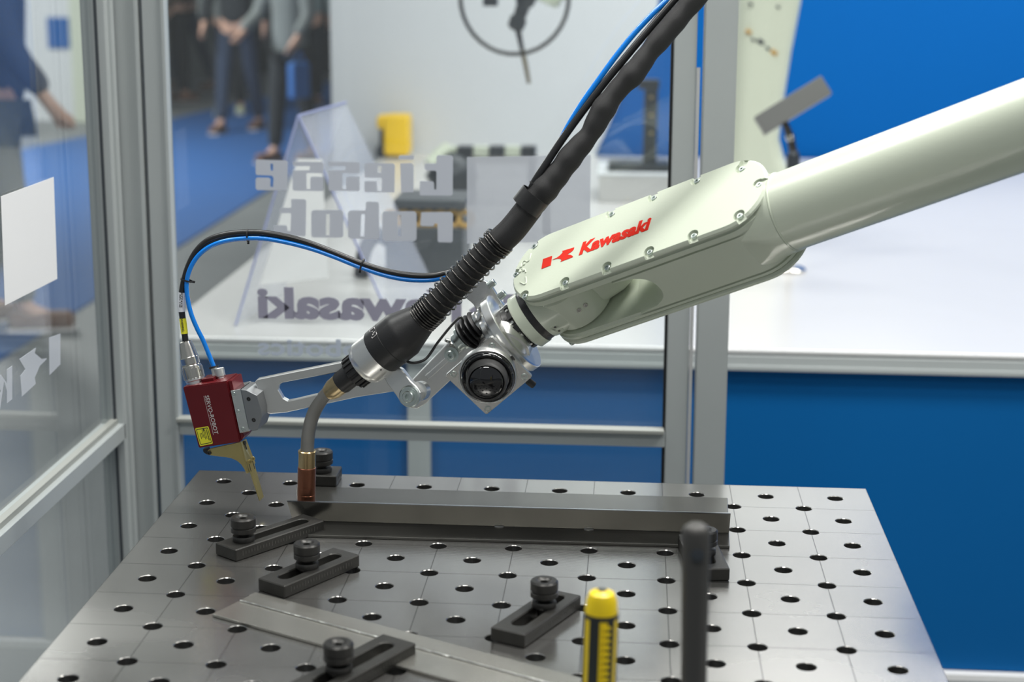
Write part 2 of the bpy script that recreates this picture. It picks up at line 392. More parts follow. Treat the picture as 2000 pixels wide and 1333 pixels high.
MB().abox((xb-.004, YFN-.02, .08), (xc, YFN+.02, .12), .0015).build('bottom_rail', 'alu_frame', bf)
MB().abox((xb-.004, YFN-.02, ZH-.04), (xc, YFN+.02, ZH), .0015).build('top_rail', 'alu_frame', bf)
MB().abox((xb-.006, YFN-.002, RZ1), (xc+.002, YFN+.003, ZH-.04)).build('glass_pane', 'glass_pane', bf, False)
MB().abox((xb-.006, YFN-.002, .12), (xc+.002, YFN+.003, RZ0)).build('glass_pane', 'glass_pane', bf, False)
# lettering stuck on the pane (seen from behind, so mirrored)
YD = YFN-.0032
def zp(x, y): return ony(480+x/4.348, 290+y/4.348, YD)
FM = M(((1, 0, 0, 0), (0, 0, -1, YD), (0, 1, 0, 0), (0, 0, 0, 1)))   # x right, y up, normal towards the table
def dl(loops, nm='decal_letter', m='decal_frost'):
    L = []
    for lp in loops: L.append([((zp(x, y)).x, (zp(x, y)).z) for x, y in lp])
    plate(nm, L, FM, .0004, m, bf)
def R_(x0, y0, x1, y1, r=14): return [(x0+r, y0), (x1-r, y0), (x1-r*.3, y0+r*.3), (x1, y0+r), (x1, y1-r), (x1-r*.3, y1-r*.3), (x1-r, y1), (x0+r, y1), (x0+r*.3, y1-r*.3), (x0, y1-r), (x0, y0+r), (x0+r*.3, y0+r*.3)]
# e s s e i t (upper line from the left)
dl([[(95, 95), (340, 103), (356, 118), (350, 355), (100, 355), (84, 340), (84, 262), (96, 248), (195, 250), (210, 262), (208, 325), (232, 330), (236, 250), (222, 232), (92, 226), (84, 212), (84, 108)], [(208, 130), (232, 132), (232, 190), (212, 190)]])
for dx, x1 in ((0, 660), (305, 968)):
    dl([[(400+dx, 112), (x1-12, 115), (x1, 127), (x1-2, 212), (590+dx, 210), (516+dx, 210), (516+dx, 345), (548+dx, 345), (548+dx, 252), (562+dx, 240), (x1-2, 242), (x1, 352), (x1-12, 364), (410+dx, 360), (398+dx, 348), (398+dx, 188), (540+dx, 185), (546+dx, 152), (400+dx, 150)]])
dl([[(1022, 125), (1250, 128), (1266, 142), (1262, 375), (1016, 372), (1008, 360), (1008, 286), (1020, 278), (1112, 280), (1116, 360), (1154, 362), (1158, 262), (1146, 250), (1010, 248), (1008, 138)], [(1118, 150), (1156, 150), (1150, 210), (1118, 205)]])
dl([[(1312, 128), (1405, 125), (1425, 145), (1425, 372), (1318, 375)]]); dl([R_(1298, 58, 1430, 96)])
dl([[(1632, 58), (1745, 60), (1760, 75), (1757, 390), (1745, 402), (1485, 400), (1476, 388), (1480, 278), (1585, 280), (1598, 292), (1600, 350), (1618, 350), (1620, 200), (1606, 190), (1535, 190), (1518, 175), (1518, 140), (1532, 128), (1610, 128), (1620, 118), (1620, 70)]])
# t o b o r (lower line from the left)
dl([[(395, 430), (500, 432), (514, 446), (508, 738), (500, 748), (245, 740), (234, 728), (238, 655), (340, 652), (352, 664), (354, 700), (380, 700), (384, 560), (378, 550), (300, 550), (290, 540), (290, 512), (300, 505), (382, 505), (386, 500), (386, 440)]])
dl([R_(556, 524, 828, 758, 22), [(682, 560), (714, 560), (712, 740), (680, 738)]])
dl([[(890, 527), (1010, 527), (1018, 518), (1022, 460), (1036, 452), (1118, 455), (1130, 468), (1134, 758), (1120, 772), (885, 768), (868, 752), (868, 546)], [(980, 560), (1012, 560), (1006, 748), (974, 746)]])
dl([R_(1160, 535, 1450, 788, 24), [(1288, 566), (1320, 566), (1318, 748), (1290, 746)]])
dl([[(1490, 543), (1740, 540), (1760, 558), (1757, 788), (1744, 800), (1640, 798), (1630, 788), (1628, 640), (1602, 640), (1598, 655), (1588, 662), (1492, 660), (1482, 648)]])
plate('decal_square', [[(ony(x, y, YD).x, ony(x, y, YD).z) for x, y in ((912, 307), (1154, 303), (1152, 472), (912, 476))]], FM, .0004, 'decal_pale', bf)
plate('decal_letter', [[(ony(x, y, YD-.0005).x, ony(x, y, YD-.0005).z) for x, y in ((1062, 352), (1075, 352), (1075, 455), (1060, 455))]], M.Translation((0, -.0005, 0)) @ FM, .0003, 'decal_pale', bf)
def mirrored(s, pxr, pxl, pybase, capx, m, bold, shear=0):
    """text whose start is at the right (pxr) and end at the left (pxl), baseline through pybase"""
    a = ony(pxr, pybase, YD); c = ony(pxl, pybase-2, YD); w_ = (a-c).length
    F = frame(a, V((-1, 0, 0)), V((0, 1, 0))); F = M.Translation(a) @ M(((-1, 0, 0, 0), (0, 0, -1, 0), (0, 1, 0, 0), (0, 0, 0, 1)))
    text(s, F, capx, m, bf, 'decal_lettering', .0002, bold, shear, width=w_)
mirrored('Kawasaki', 905, 507, 627, .074, 'decal_violet', .0032)
mirrored('Robotics', 748, 507, 698, .043, 'decal_robotics', .0010)
lg = [(1015, 622), (1015, 575), (982, 575), (982, 622)], [(978, 600), (955, 585), (940, 576), (915, 576), (930, 596), (916, 606), (924, 622), (948, 622), (956, 606), (968, 604)]
for lp in lg: plate('decal_emblem', [[(ony(x, y, YD).x, ony(x, y, YD).z) for x, y in lp]], FM, .0004, 'decal_violet', bf)

# corner post between the two fence panels
cp_ = empty('corner_post', V((-.26, YFN, 0)), 'aluminium corner post where side fence meets the back fence', 'post')
x0, x1 = ony(237, 400, YFN).x, ony(290, 400, YFN).x
b = MB(); leanbox(b, x0, x1-.007, .004, YFN-.018, YFN+.05, 0, ZH); b.bevel(.0015).build('post_body', 'alu_frame', cp_)
b = MB(); leanbox(b, x1-.0085, x1-.001, .004, YFN-.026, YFN+.03, 0, ZH); b.bevel(.002).build('post_rib', 'alu_frame', cp_)
MB().abox((x0-.02, YFN-.03, 0), (x1+.02, YFN+.08, .012), .002).build('foot_plate', 'alu_frame', cp_)
rp_ = empty('fence_post', V((.73, YFN, 0)), 'wide aluminium fence post standing right of the glazed panel', 'post')
x0, x1 = ony(1366, 480, YFN).x, ony(1428, 480, YFN).x
b = MB(); leanbox(b, x0, x1, -.005, YFN-.03, YFN+.03, 0, ZH); b.bevel(.002).build('post_body', 'alu_frame', rp_)
b = MB(); leanbox(b, x0-.0115, x0-.0055, -.005, YFN-.014, YFN-.008, 0.5, TZ+.585); b.build('white_strip', 'paper', rp_)  # thin paper-white strip beside the post
MB().abox((x0-.04, YFN-.06, 0), (x1+.04, YFN+.06, .012), .002).build('foot_plate', 'alu_frame', rp_)
# side fence
XS = -.30
sf = empty('safety_fence', V((XS, -.4, 0)), 'glazed side fence panel left of the table with white sheet taped to it', 'fence')
ya, yb_ = onx(213, 300, XS).y, YFN-.03
YN = -1.9
MB().abox((XS-.03, yb_-.028, .08), (XS+.012, yb_, ZH), .002).build('stile', 'alu_frame', sf)
MB().abox((XS-.001, yb_-.012, .08), (XS+.018, yb_+.004, ZH), .002).build('stile_rib', 'alu_frame', sf)
MB().abox((XS-.006, yb_-.031, .08), (XS-.001, yb_-.027, ZH), .001).build('glazing_bead', 'machine_grey', sf)
MB().abox((XS-.02, YN, .08), (XS+.012, YN+.04, ZH), .002).build('stile', 'alu_frame', sf)
MB().abox((XS-.03, YN+.04, RZ0+.0), (XS+.012, yb_-.02, RZ1), .0015).build('middle_rail', 'alu_frame', sf)
MB().abox((XS-.012, YN+.04, RZ1-.001), (XS+.001, yb_-.02, RZ1+.009), .001).build('glazing_bead', 'bead_grey', sf)
MB().abox((XS-.03, YN+.04, .08), (XS+.01, yb_-.02, .12), .0015).build('bottom_rail', 'alu_frame', sf)
MB().abox((XS-.03, YN+.04, ZH-.04), (XS+.01, yb_-.02, ZH), .0015).build('top_rail', 'alu_frame', sf)
MB().abox((XS-.016, YN+.04, RZ1), (XS-.011, yb_-.02, ZH-.04)).build('glass_pane', 'glass_pane', sf, False)
MB().abox((XS-.016, YN+.04, .12), (XS-.011, yb_-.02, RZ0)).build('glass_pane', 'glass_pane', sf, False)
XD = XS-.0105
def on_side(lp): return [onx(x, y, XD) for x, y in lp]
def side_decal(lp, nm, m):
    F = M(((0, 0, 1, XD), (1, 0, 0, 0), (0, 1, 0, 0), (0, 0, 0, 1)))
    return plate(nm, [[(p.y, p.z) for p in on_side(lp)]], F, .0005, m, sf)
side_decal([(96, 660), (118, 652), (118, 712), (97, 733)], 'decal_emblem', 'decal_pale')
side_decal([(92, 700), (82, 702), (68, 690), (70, 680), (38, 702), (50, 722), (40, 735), (43, 775), (70, 750), (68, 738), (78, 715), (90, 703)], 'decal_emblem', 'decal_pale')
side_decal([(24, 715), (24, 780), (14, 788), (14, 765), (8, 745), (0, 800), (-12, 812), (2, 765), (-10, 740), (2, 732), (14, 750), (14, 722)], 'decal_letter', 'decal_pale')
F = M(((0, 0, 1, XD), (1, 0, 0, 0), (0, 1, 0, 0), (0, 0, 0, 1)))
o = plate('notice_sheet', [[(p.y, p.z) for p in on_side([(2, 384), (105, 346), (112, 545), (10, 597)])]], F, .0006, 'paper', None)
o['label'] = 'blank white paper sheet stuck on the glass of the side fence'; o['category'] = 'paper'
# ------------------------------------------------------------------ welding table
X0, X1, Y1, Y0 = -.05, .95, .05, -.95
tb = empty('welding_table', V((.45, -.45, 0)), 'steel welding table with rows of round clamping holes in the foreground', 'table')
def table_top():
    bm = bmesh.new(); z = TZ; cache = {}
    def vv(x, y, zz):
        k = (round(x, 5), round(y, 5), round(zz, 5))
        if k not in cache: cache[k] = bm.verts.new((x, y, zz))
        return cache[k]
    n = 24; R0, R1 = .0119, .0112
    for i in range(20):
        for j in range(20):
            cx, cyy = X0+.025+.05*i, Y1-.025-.05*j      # 50 mm cells
            # holes are at (0.1k, -0.1l) and (0.1k+.05, -0.1l-.05): on cell corners -> use shifted cells below
    # shifted cells centred on lattice points of 50 mm pitch
    for i in range(-1, 20):
        for j in range(-1, 20):
            cx, cyy = .05*i, -.05*j
            xa_, xb2 = max(X0, cx-.025), min(X1, cx+.025); ya2, yb2 = max(Y0, cyy-.025), min(Y1, cyy+.025)
            if xb2-xa_ < 1e-6 or yb2-ya2 < 1e-6: continue
            hole = (i+j) % 2 == 0 and 0 <= i <= 18 and 0 <= j <= 18
            if not hole:
                bm.faces.new((vv(xa_, ya2, z), vv(xb2, ya2, z), vv(xb2, yb2, z), vv(xa_, yb2, z))); continue
            outer = []; 
            for k in range(n):
                a = 2*pi*k/n; c_, s_ = math.cos(a), math.sin(a); m_ = max(abs(c_), abs(s_)); outer.append((cx+.025*c_/m_, cyy+.025*s_/m_))
            for k in range(n):
                k2 = (k+1) % n; a, a2 = 2*pi*k/n, 2*pi*k2/n
                def ri(r, aa, zz): return vv(cx+r*math.cos(aa), cyy+r*math.sin(aa), zz)
                bm.faces.new((vv(*outer[k], z), vv(*outer[k2], z), ri(R0, a2, z), ri(R0, a, z)))
                bm.faces.new((ri(R0, a, z), ri(R0, a2, z), ri(R1, a2, z-.0009), ri(R1, a, z-.0009)))
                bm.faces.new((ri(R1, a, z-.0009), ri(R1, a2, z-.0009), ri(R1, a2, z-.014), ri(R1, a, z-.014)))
    bmesh.ops.recalc_face_normals(bm, faces=bm.faces)
    up = sum(f.normal.z for f in bm.faces if abs(f.normal.z) > .9)
    if up < 0: bmesh.ops.reverse_faces(bm, faces=bm.faces)
    me = bpy.data.meshes.new('tabletop'); bm.to_mesh(me); bm.free()
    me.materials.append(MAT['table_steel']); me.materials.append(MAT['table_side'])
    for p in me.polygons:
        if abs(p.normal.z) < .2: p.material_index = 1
    o = bpy.data.objects.new('tabletop', me); col.objects.link(o); o.parent = tb; o.location = -tb.location   # origin kept: the scribed lines use table coordinates
    return o
table_top()
b = MB()
for a, c in (((X0, Y0, TZ-.1), (X1, Y0+.012, TZ-.0005)), ((X0, Y1-.012, TZ-.1), (X1, Y1, TZ-.0005)), ((X0, Y0+.012, TZ-.1), (X0+.012, Y1-.012, TZ-.0005)), ((X1-.012, Y0+.012, TZ-.1), (X1, Y1-.012, TZ-.0005))):
    b.abox(a, c, .0015)
b.build('side_skirt', 'table_side', tb)
b = MB()
for k in range(1, 5): b.abox((X0+.2*k-.006, Y0+.012, TZ-.1), (X0+.2*k+.006, Y1-.012, TZ-.016))
b.build('stiffening_ribs', 'table_side', tb, False)
for lx, ly in ((X0+.06, Y0+.06), (X1-.06, Y0+.06), (X0+.06, Y1-.06), (X1-.06, Y1-.06)):
    b = MB(); b.abox((lx-.04, ly-.04, .02), (lx+.04, ly+.04, TZ-.1), .004); b.lathe(M.Translation((lx, ly, 0)), [(0, 0), (.045, 0), (.045, .012), (.015, .02), (.015, .03)], 24)
    b.build('leg', 'table_side', tb)

# ------------------------------------------------------------------ work pieces
g = empty('tee_workpiece', V((.43, -.12, TZ)), 'dark steel tee joint, upright strip on wide base plate, under the torch', 'workpiece')
F0 = M.Translation((0, 0, TZ+.004))
pr = [onz(578, 950, .004), onz(1421, 973, .004), onz(1425, 1067, .004), onz(590, 1045, .004)]
plate('base_plate', [[(p.x, p.y) for p in pr]], F0, .0036, 'plate_steel', g, .0004)
yB = -.1765
top = [(ony(562, 981, yB-.004).x, .0345), (ony(1427, 1003, yB-.004).x, .0345)]
b = MB(); th = .0032
q = [V((ony(571, 1008, yB).x-.000, yB, TZ+.0042)), V((ony(1424, 1040, yB).x, yB, TZ+.0042)), V((top[1][0], yB-.007, TZ+.0345)), V((top[0][0], yB-.009, TZ+.0345))]
b.poly(q, V((0, th, 0))); b.bevel(.0004).build('upright_plate', 'plate_steel', g)
q2 = [q[3]+V((0, 0, .0002)), q[2]+V((0, 0, .0002)), q[2]+V((0, th, .0002)), q[3]+V((0, th, .0002))]
b = MB(); b.poly(q2, V((0, 0, -.0012))); b.build('cut_edge', 'cut_edge', g, label='bright sheared top edge')
for px in (975, 1150):
    p = ony(px, 1029 if px < 1000 else 1034, yB); b = MB(); b.lathe(M.Translation((p.x, yB-.001, TZ+.0042)) @ M.Diagonal((3, 1, 1, 1)), [(.0022, 0), (.002, .0012), (0, .002)], 10); b.build('tack_weld', 'weld', g)
s = empty('butt_workpiece', V((.4, -.58, TZ)), 'two flat light grey steel strips welded side by side lying front left', 'workpiece')
e0, e1 = onz(467, 1174, .004), onz(1060, 1333, .004); d_ = (e1-e0).normalized(); nrm = V((-d_.y, d_.x, 0))
w1 = (onz(510, 1160, .004)-e0).dot(nrm); w2 = (onz(415, 1200, .004)-e0).dot(nrm)
def strip(name, a0, a1, wa, wb, skew_a, skew_b):
    pts = [e0+d_*(a0+skew_a)+nrm*wa, e0+d_*(a0+skew_b)+nrm*wb, e0+d_*a1+nrm*wb, e0+d_*a1+nrm*wa]
    plate(name, [[(p.x, p.y) for p in pts]], F0, .0036, 'sheet_steel', s, .0004)
sk = (onz(415, 1200, .004)-e0).dot(d_); sk2 = (onz(497, 1158, .004)-e0).dot(d_)
strip('steel_strip', 0, .62, .0012, w1, 0, sk2); strip('steel_strip', 0, .62, w2, -.0012, sk, 0)
b = MB(); N_ = 60
b.tube([e0+d_*(.002+.6*k/N_)+V((0, 0, .0006)) for k in range(N_+1)], [.0011+.0005*random.random() for k in range(N_+1)], 6); b.build('weld_bead', 'weld', s)

# ------------------------------------------------------------------ clamping stops
def make_stop(label, c, ang, L, W, H, knob_t, slot, grp='slotted clamping stops on the table', first=[None]):
    """c = centre on table, ang = direction of length, knob_t = knob position along length (-.5...5)"""
    rt = empty('clamping_stop', V((c[0], c[1], TZ)), label, 'clamp', grp)
    F = M.Translation((c[0], c[1], TZ+H)) @ M.Rotation(ang, 4, 'Z')
    s0, s1 = slot; rr = .0088
    lp = [rrect(-L/2, -W/2, L/2, W/2, .002, 2), circ(s0*L, 0, rr, 12, pi/2, 1.5*pi)+circ(s1*L, 0, rr, 12, -pi/2, pi/2)]
    plate('bar', lp, F, H-.0005, 'clamp_steel', rt, .0012)
    # engraved millimetre scale along the side
    b = MB()
    for k in range(int(L/.005)-4):
        x = -L/2+.012+k*.005; hgt = .007 if k % 5 == 0 else .004
        b.box(F @ M.Translation((x, -W/2-.00005, -H*.45)), .0005, .0004, hgt)
    b.build('scale_marks', 'mark_grey', rt, False)
    K = F @ M.Translation((knob_t*L, 0, 0))
    r = .0165
    b = MB(); b.lathe(K, [(0, -H+.004), (.008, -H+.004), (.008, -.001), (.0135, -.001), (.0148, .001), (.0148, .0055), (.0138, .0072), (.007, .0076), (.007, .0125)], 40); b.build('collar_bolt', 'knob_steel', rt)
    b = MB(); b.lathe(K, [(0, .0115), (r-.002, .0115), (r, .013), (r, .0185), (r-.0012, .0192), (r-.0012, .0202), (r, .0209)], 40)
    b.build('knurled_ring', 'knurled_steel', rt)
    b = MB(); b.lathe(K, [(r, .0209), (r, .0305), (r-.0018, .0325), (.0095, .0327), (.0072, .0305), (.0045, .0300), (.0042, .022), (0, .022)], 40)
    b.build('knurled_knob', 'knurled_steel', rt)
    return rt
H = .0168
def span(pa, pb, pc, h):
    """pa near-left bottom corner, pb near corner at front, pc far right corner on table (pixels, bottom edge)"""
    A, B, C_ = onz(*pa), onz(*pb), onz(*pc); W = (B-A).length; L = (C_-B).length; d = (C_-B).normalized()
    n = V((-d.y, d.x, 0)); c = (B+C_)/2+n*W/2
    return (c.x, c.y), math.atan2(d.y, d.x), L, W
for lab, pts, kt, slot in (
    ('slotted black clamping stop gripping the left end of the tee joint', ((419, 1085), (461, 1099), (634, 1040)), -.30, (-.30, .36)),
    ('slotted black clamping stop holding the far end of the grey strips', ((499, 1157), (556, 1171), (703, 1108)), -.02, (-.32, .33)),
    ('slotted black clamping stop in the middle of the table left of the screwdriver', ((954, 1255), (1024, 1268), (1135, 1189)), .19, (-.30, .36)),
    ('slotted black clamping stop at the bottom edge across the grey strips', ((0, 0), (0, 0), (0, 0)), -.2, (-.32, .35)),
    ('black clamping stop standing partly behind the dark rod', ((0, 0), (0, 0), (0, 0)), 0, (-.3, .3)),
    ('black clamping stop at the far edge behind the torch nozzle', ((0, 0), (0, 0), (0, 0)), 0, (-.3, .3))):
    ZK = H+.0327
    if pts[0][0]:
        c, a, L, W = span(*pts, H); W = min(max(W, .04), .05); kp = {419: (473, 1009), 499: (599, 1060), 954: (1062, 1133)}[pts[0][0]]
    elif 'bottom edge' in lab:
        B = onz(813, 1284); d = (B-onz(721, 1335)).normalized(); a = math.atan2(d.y, d.x); L, W = .165, .047; n = V((-d.y, d.x, 0)); cc = B-d*L/2+n*W/2; c = (cc.x, cc.y); kp = (672, 1258)
    elif 'dark rod' in lab:
        B = onz(1425, 1136); a = math.radians(97); L, W = .13, .047; d = V((math.cos(a), math.sin(a), 0)); n = V((-d.y, d.x, 0)); cc = B+d*L/2+n*W/2; c = (cc.x, cc.y); kp = (1384, 1034)
    else:
        B = onz(659, 951); a = math.radians(90); L, W = .050, .050; c = (B.x-.026, .012); kp = (629, 897); slot = (-.08, .08)
    kw = onz(*kp, ZK); kt = (kw.x-c[0])*math.cos(a)/L+(kw.y-c[1])*math.sin(a)/L; kt = max(slot[0], min(slot[1], kt))
    make_stop(lab, c, a, L, W, H, kt, slot)

# ------------------------------------------------------------------ screwdriver and dark rod standing in front holes
def hole_near(p): 
    best = None
    for i in range(0, 19):
        for j in range(0, 19):
            if (i+j) % 2 == 0:
                h_ = V((.05*i, -.05*j, TZ)); d = (h_-V((p.x, p.y, TZ))).length
                if best is None or d < best[0]: best = (d, h_)
    return best[1]
tp = P(1176, 1153, 1.56); base = V((tp.x, tp.y, TZ)); 
sd = empty('screwdriver', base, 'yellow and black screwdriver standing upright at the front of the table', 'screwdriver')
hz = tp.z
F = M.Translation((tp.x, tp.y, hz)) @ M.Rotation(.02, 4, 'Y')
b = MB(); b.lathe(F, [(0, .0), (.006, -.0003), (.0115, -.003), (.0145, -.010), (.0155, -.022), (.0158, -.026), (.0155, -.10), (.0125, -.115), (.0105, -.122), (.0125, -.13), (.009, -.135), (0, -.135)], 36); b.build('handle', 'yellow_grip', sd)
b = MB(); b.lathe(F, [(0, .0006), (.0045, .0004), (.0045, -.001)], 20); b.build('end_cap', 'dark_grip', sd)
for k in range(6):
    a = k*pi/3+.15; 
    b = MB(); Fk = F @ M.Rotation(a, 4, 'Z') @ M.Translation((.0154, 0, -.066))
    b.box(Fk, .0014, .0075 if k % 2 else .010, .082, .0006); b.build('grip_strip', 'dark_grip', sd)
b = MB(); b.lathe(F, [(.01605, -.0215), (.0162, -.0225), (.0162, -.025), (.016, -.026)], 36); b.build('grip_band', 'dark_grip', sd)
# raised ribs standing in for the moulded letters down the grip
for k in range(11):
    a = -1.22; Fk = F @ M.Rotation(a, 4, 'Z') @ M.Translation((.0163, 0, -.032-.0065*k)); b = MB(); b.box(Fk, .0008, .0085, .0034, .0003); b.build('grip_rib', 'yellow_grip', sd)
b = MB(); b.tube([F @ V((0, 0, -.134)), F @ V((0, 0, TZ-hz-.0))], .0035, 16); b.build('shaft', 'chrome', sd)
tp = P(1360, 1023, 1.50); base = V((tp.x, tp.y, TZ))
rod = empty('clamp_handle', base, 'dark grey rounded rod standing upright in the foreground, out of focus', 'handle')
low = P(1355, 1333, 1.53); dirn = (low-tp).normalized(); tend = tp+dirn*((TZ-tp.z)/dirn.z)
rod.location = tend
pts = [tp+dirn*(.0+t*(tend-tp).length) for t in (0, .012, .03, .07, .2, .4, .8, 1)]
b = MB(); b.tube(pts, [.0065, .0110, .0130, .0131, .0126, .0120, .0118, .0114], 28)
b.build('rod', 'rod_grey', rod, True, 50)
b = MB(); Fq = axisframe(tp+dirn*.03, FW*-1); b.lathe(frame(tp+dirn*.028-FW*.0122, V((1, 0, 0)), -FW), [(.006, 0), (.006, .002), (.004, .0024), (0, .0018)], 20); b.build('end_eye', 'machine_dark', rod)
# ------------------------------------------------------------------ welding robot arm (wrist, fore-arm)
A = cv(.789, .277, .548).normalized()
Vv = cv(.14, .775, -.61); Vv = (Vv-A*Vv.dot(A)).normalized()
Nn = A.cross(Vv).normalized()                        # cover normal, towards viewer
BO = P(1102, 551, 2.20)                             # a bolt on the cover = origin of the cover plane
CF = frame(BO, A, Nn)                               # X along arm, Y across, Z out of the cover
def cpx(x, y, h=0): 
    O = BO+Nn*h; return (CF.inverted() @ onpl(x, y, O, Nn))
robot = empty('robot_arm', V((1.9, -1.0, 0)), 'pale green articulated welding robot arm with red lettering reaching in from the right', 'robot')
robot.location = (1.75, -.95, 0)
hw = .0575
yc = cpx(1275, 385).y/2 - .000                       # middle line between the bolt rows
yt = cpx(1275, 385).y
hw = yt/2+.0095
xl_ = cpx(1000, 541).x+hw; xr_ = cpx(1496, 383).x-hw
def stadium(x0, x1, r, yc_=None, n=14):
    yc_ = yc if yc_ is None else yc_
    return circ(x0, yc_, r, n, pi/2, 1.5*pi)+circ(x1, yc_, r, n, -pi/2, pi/2)
TH = .113                                            # overall thickness over both covers
# near cover with notches for the screws
scr = [(1023, 577), (1102, 551), (1184, 521), (1267, 491), (1353, 459), (1443, 420), (1481, 359), (1447, 328), (1359, 352), (1275, 385), (1193, 417), (1042, 480), (1006, 535)]
spt = [(cpx(*q).x, cpx(*q).y) for q in scr]
def cover(zsurf, name, flip=False):
    """a 9 mm lid: chamfered top, pockets where the screws sit"""
    c = plate(name, [stadium(xl_, xr_, hw-.0005, n=20)], CF @ M.Translation((0, 0, zsurf)), .009, 'robot_paint', robot, .0030)
    for (x, y) in spt:
        # boss with recessed seat, opening outwards
        cx, cyy = (min(max(x, xl_), xr_), yc); d = V((x-cx, y-cyy, 0)).normalized()
        F = CF @ M.Translation((x, y, zsurf)) @ M(((d.x, -d.y, 0, 0), (d.y, d.x, 0, 0), (0, 0, 1, 0), (0, 0, 0, 1)))
        if flip: F = CF @ M.Translation((x, y, zsurf-.009)) @ M(((d.x, -d.y, 0, 0), (d.y, d.x, 0, 0), (0, 0, -1, 0), (0, 0, 0, 1)))
        yield c, F
cov = None
cutters = []
for cov, F in cover(0, 'cover'):
    cutters.append(F)
# cut the pockets into the lid
bm = bmesh.new()
for F in cutters:
    r = bmesh.ops.create_cone(bm, cap_ends=True, segments=20, radius1=.0078, radius2=.0082, depth=.0075)['verts']
    bmesh.ops.transform(bm, matrix=F @ M.Translation((0, 0, -.0015)), verts=r)
    r = bmesh.ops.create_cube(bm, size=1)['verts']; bmesh.ops.scale(bm, vec=(.013, .0128, .0075), verts=r)
    bmesh.ops.transform(bm, matrix=F @ M.Translation((.0078, 0, -.0015)), verts=r)
def boolean(o, bmc, op='DIFFERENCE'):
    me = bpy.data.meshes.new('tmp'); bmc.to_mesh(me); bmc.free(); c = bpy.data.objects.new('tmp', me); col.objects.link(c)
    md = o.modifiers.new('b', 'BOOLEAN'); md.object = c; md.operation = op; md.solver = 'EXACT'; md.use_self = True
    bpy.context.view_layer.update()
    dg = bpy.context.evaluated_depsgraph_get(); m2 = bpy.data.meshes.new_from_object(o.evaluated_get(dg)); o.modifiers.clear()
    m2.materials.clear(); m2.materials.append(o.data.materials[0]); old = o.data; o.data = m2; m2.name = old.name
    m2.polygons.foreach_set('use_smooth', [True]*len(m2.polygons)); dissolve(m2); m2.polygons.foreach_set('use_smooth', [True]*len(m2.polygons)); m2.set_sharp_from_angle(angle=math.radians(20))
    bpy.data.objects.remove(c)
boolean(cov, bm)
for F in cutters: cap_screw(F @ M.Translation((0, 0, -.0052)), .0042, .0042, cov)
# far cover
for cf, F in cover(-TH+.009, 'cover', True):
    pass
cutters2 = []
for (x, y) in spt:
    F = CF @ M.Translation((x, y, -TH+.0022)); cap_screw(F @ M.Rotation(pi, 4, 'X'), .0042, .0042, cf)
# moulded ribs and small dots at the left end of the cover
def onc(x, y, h=.0001): p = onpl(x, y, BO+Nn*h, Nn); return p
for pts in ([(1037, 496), (1034, 508), (1030, 512)], [(1027, 541), (1028, 550), (1025, 556), (1016, 552)], [(1030, 512), (1024, 510), (1019, 516), (1017, 523)], [(1019, 526), (1025, 527), (1027, 533)]):
    MB().tube(smooth_path([onc(*q) for q in pts], 5), .0011, 8).build('moulded_rib', 'robot_paint', cov)
for q in ((1018, 521), (1024, 516), (1023, 528), (1016, 531)):
    b = MB(); b.lathe(CF @ M.Translation((cpx(*q).x, cpx(*q).y, 0)), [(.0026, 0), (.0022, .0012), (.0008, .0015), (0, .0015)], 14); b.build('moulded_dot', 'robot_paint', cov)
# wrist housing: two prongs and a solid middle, cast in one
hz_ = MB()
def prism2(b, lp, z0, z1):
    b.poly([CF @ V((x, y, z0)) for x, y in lp], Nn*(z1-z0)); return b
ho = hw-.0012
lobe = stadium(xl_, xr_, ho, n=18)
prism2(hz_, lobe, -.0088, -.024)
prism2(hz_, lobe, -TH+.0088, -TH+.020)
xs = cpx(1215, 560, -TH*.5).x
xs = xl_+.118
def mid_outline(xe):
    return circ(xr_, yc, ho, 16, -pi/2, pi/2)+[(xe+.04, yc+ho), (xe+.012, yc+ho)]+[(xe+.012*abs(math.sin(t))**3, yc+ho*math.sin(t)) for t in [pi/2-pi*k/14 for k in range(15)]]+[(xe+.012, yc-ho), (xe+.04, yc-ho)]
slices = []
for k in range(15):
    t = -1+2*k/14; zz = -.0238+(-TH+.0198+.0238)*k/14
    xe = xs-.030+.050*math.sqrt(max(0, 1-abs(t)**2.6))
    slices.append([CF @ V((x, y, zz)) for x, y in mid_outline(xe)])
mb_ = MB()
rows = [[mb_.bm.verts.new(p) for p in r_] for r_ in slices]
for a_, c_ in zip(rows, rows[1:]):
    for k in range(len(a_)): mb_.bm.faces.new((a_[k], a_[(k+1) % len(a_)], c_[(k+1) % len(a_)], c_[k]))
mb_.bm.faces.new(rows[0][::-1]); mb_.bm.faces.new(rows[-1]); mb_.build('housing_core', 'robot_paint', robot, True, 50)
hz_.bm.normal_update()
hs = hz_.bevel(.0035, 3).build('wrist_housing', 'robot_paint', robot, True, 50)
# fillet webs where the prongs run into the solid middle
def loft(b, rings):
    rows = [[b.bm.verts.new(p) for p in r] for r in rings]
    for a, c in zip(rows, rows[1:]):
        n = len(a)
        for k in range(n): b.bm.faces.new((a[k], a[(k+1) % n], c[(k+1) % n], c[k]))
    b.bm.faces.new(rows[0][::-1]); b.bm.faces.new(rows[-1]); return b
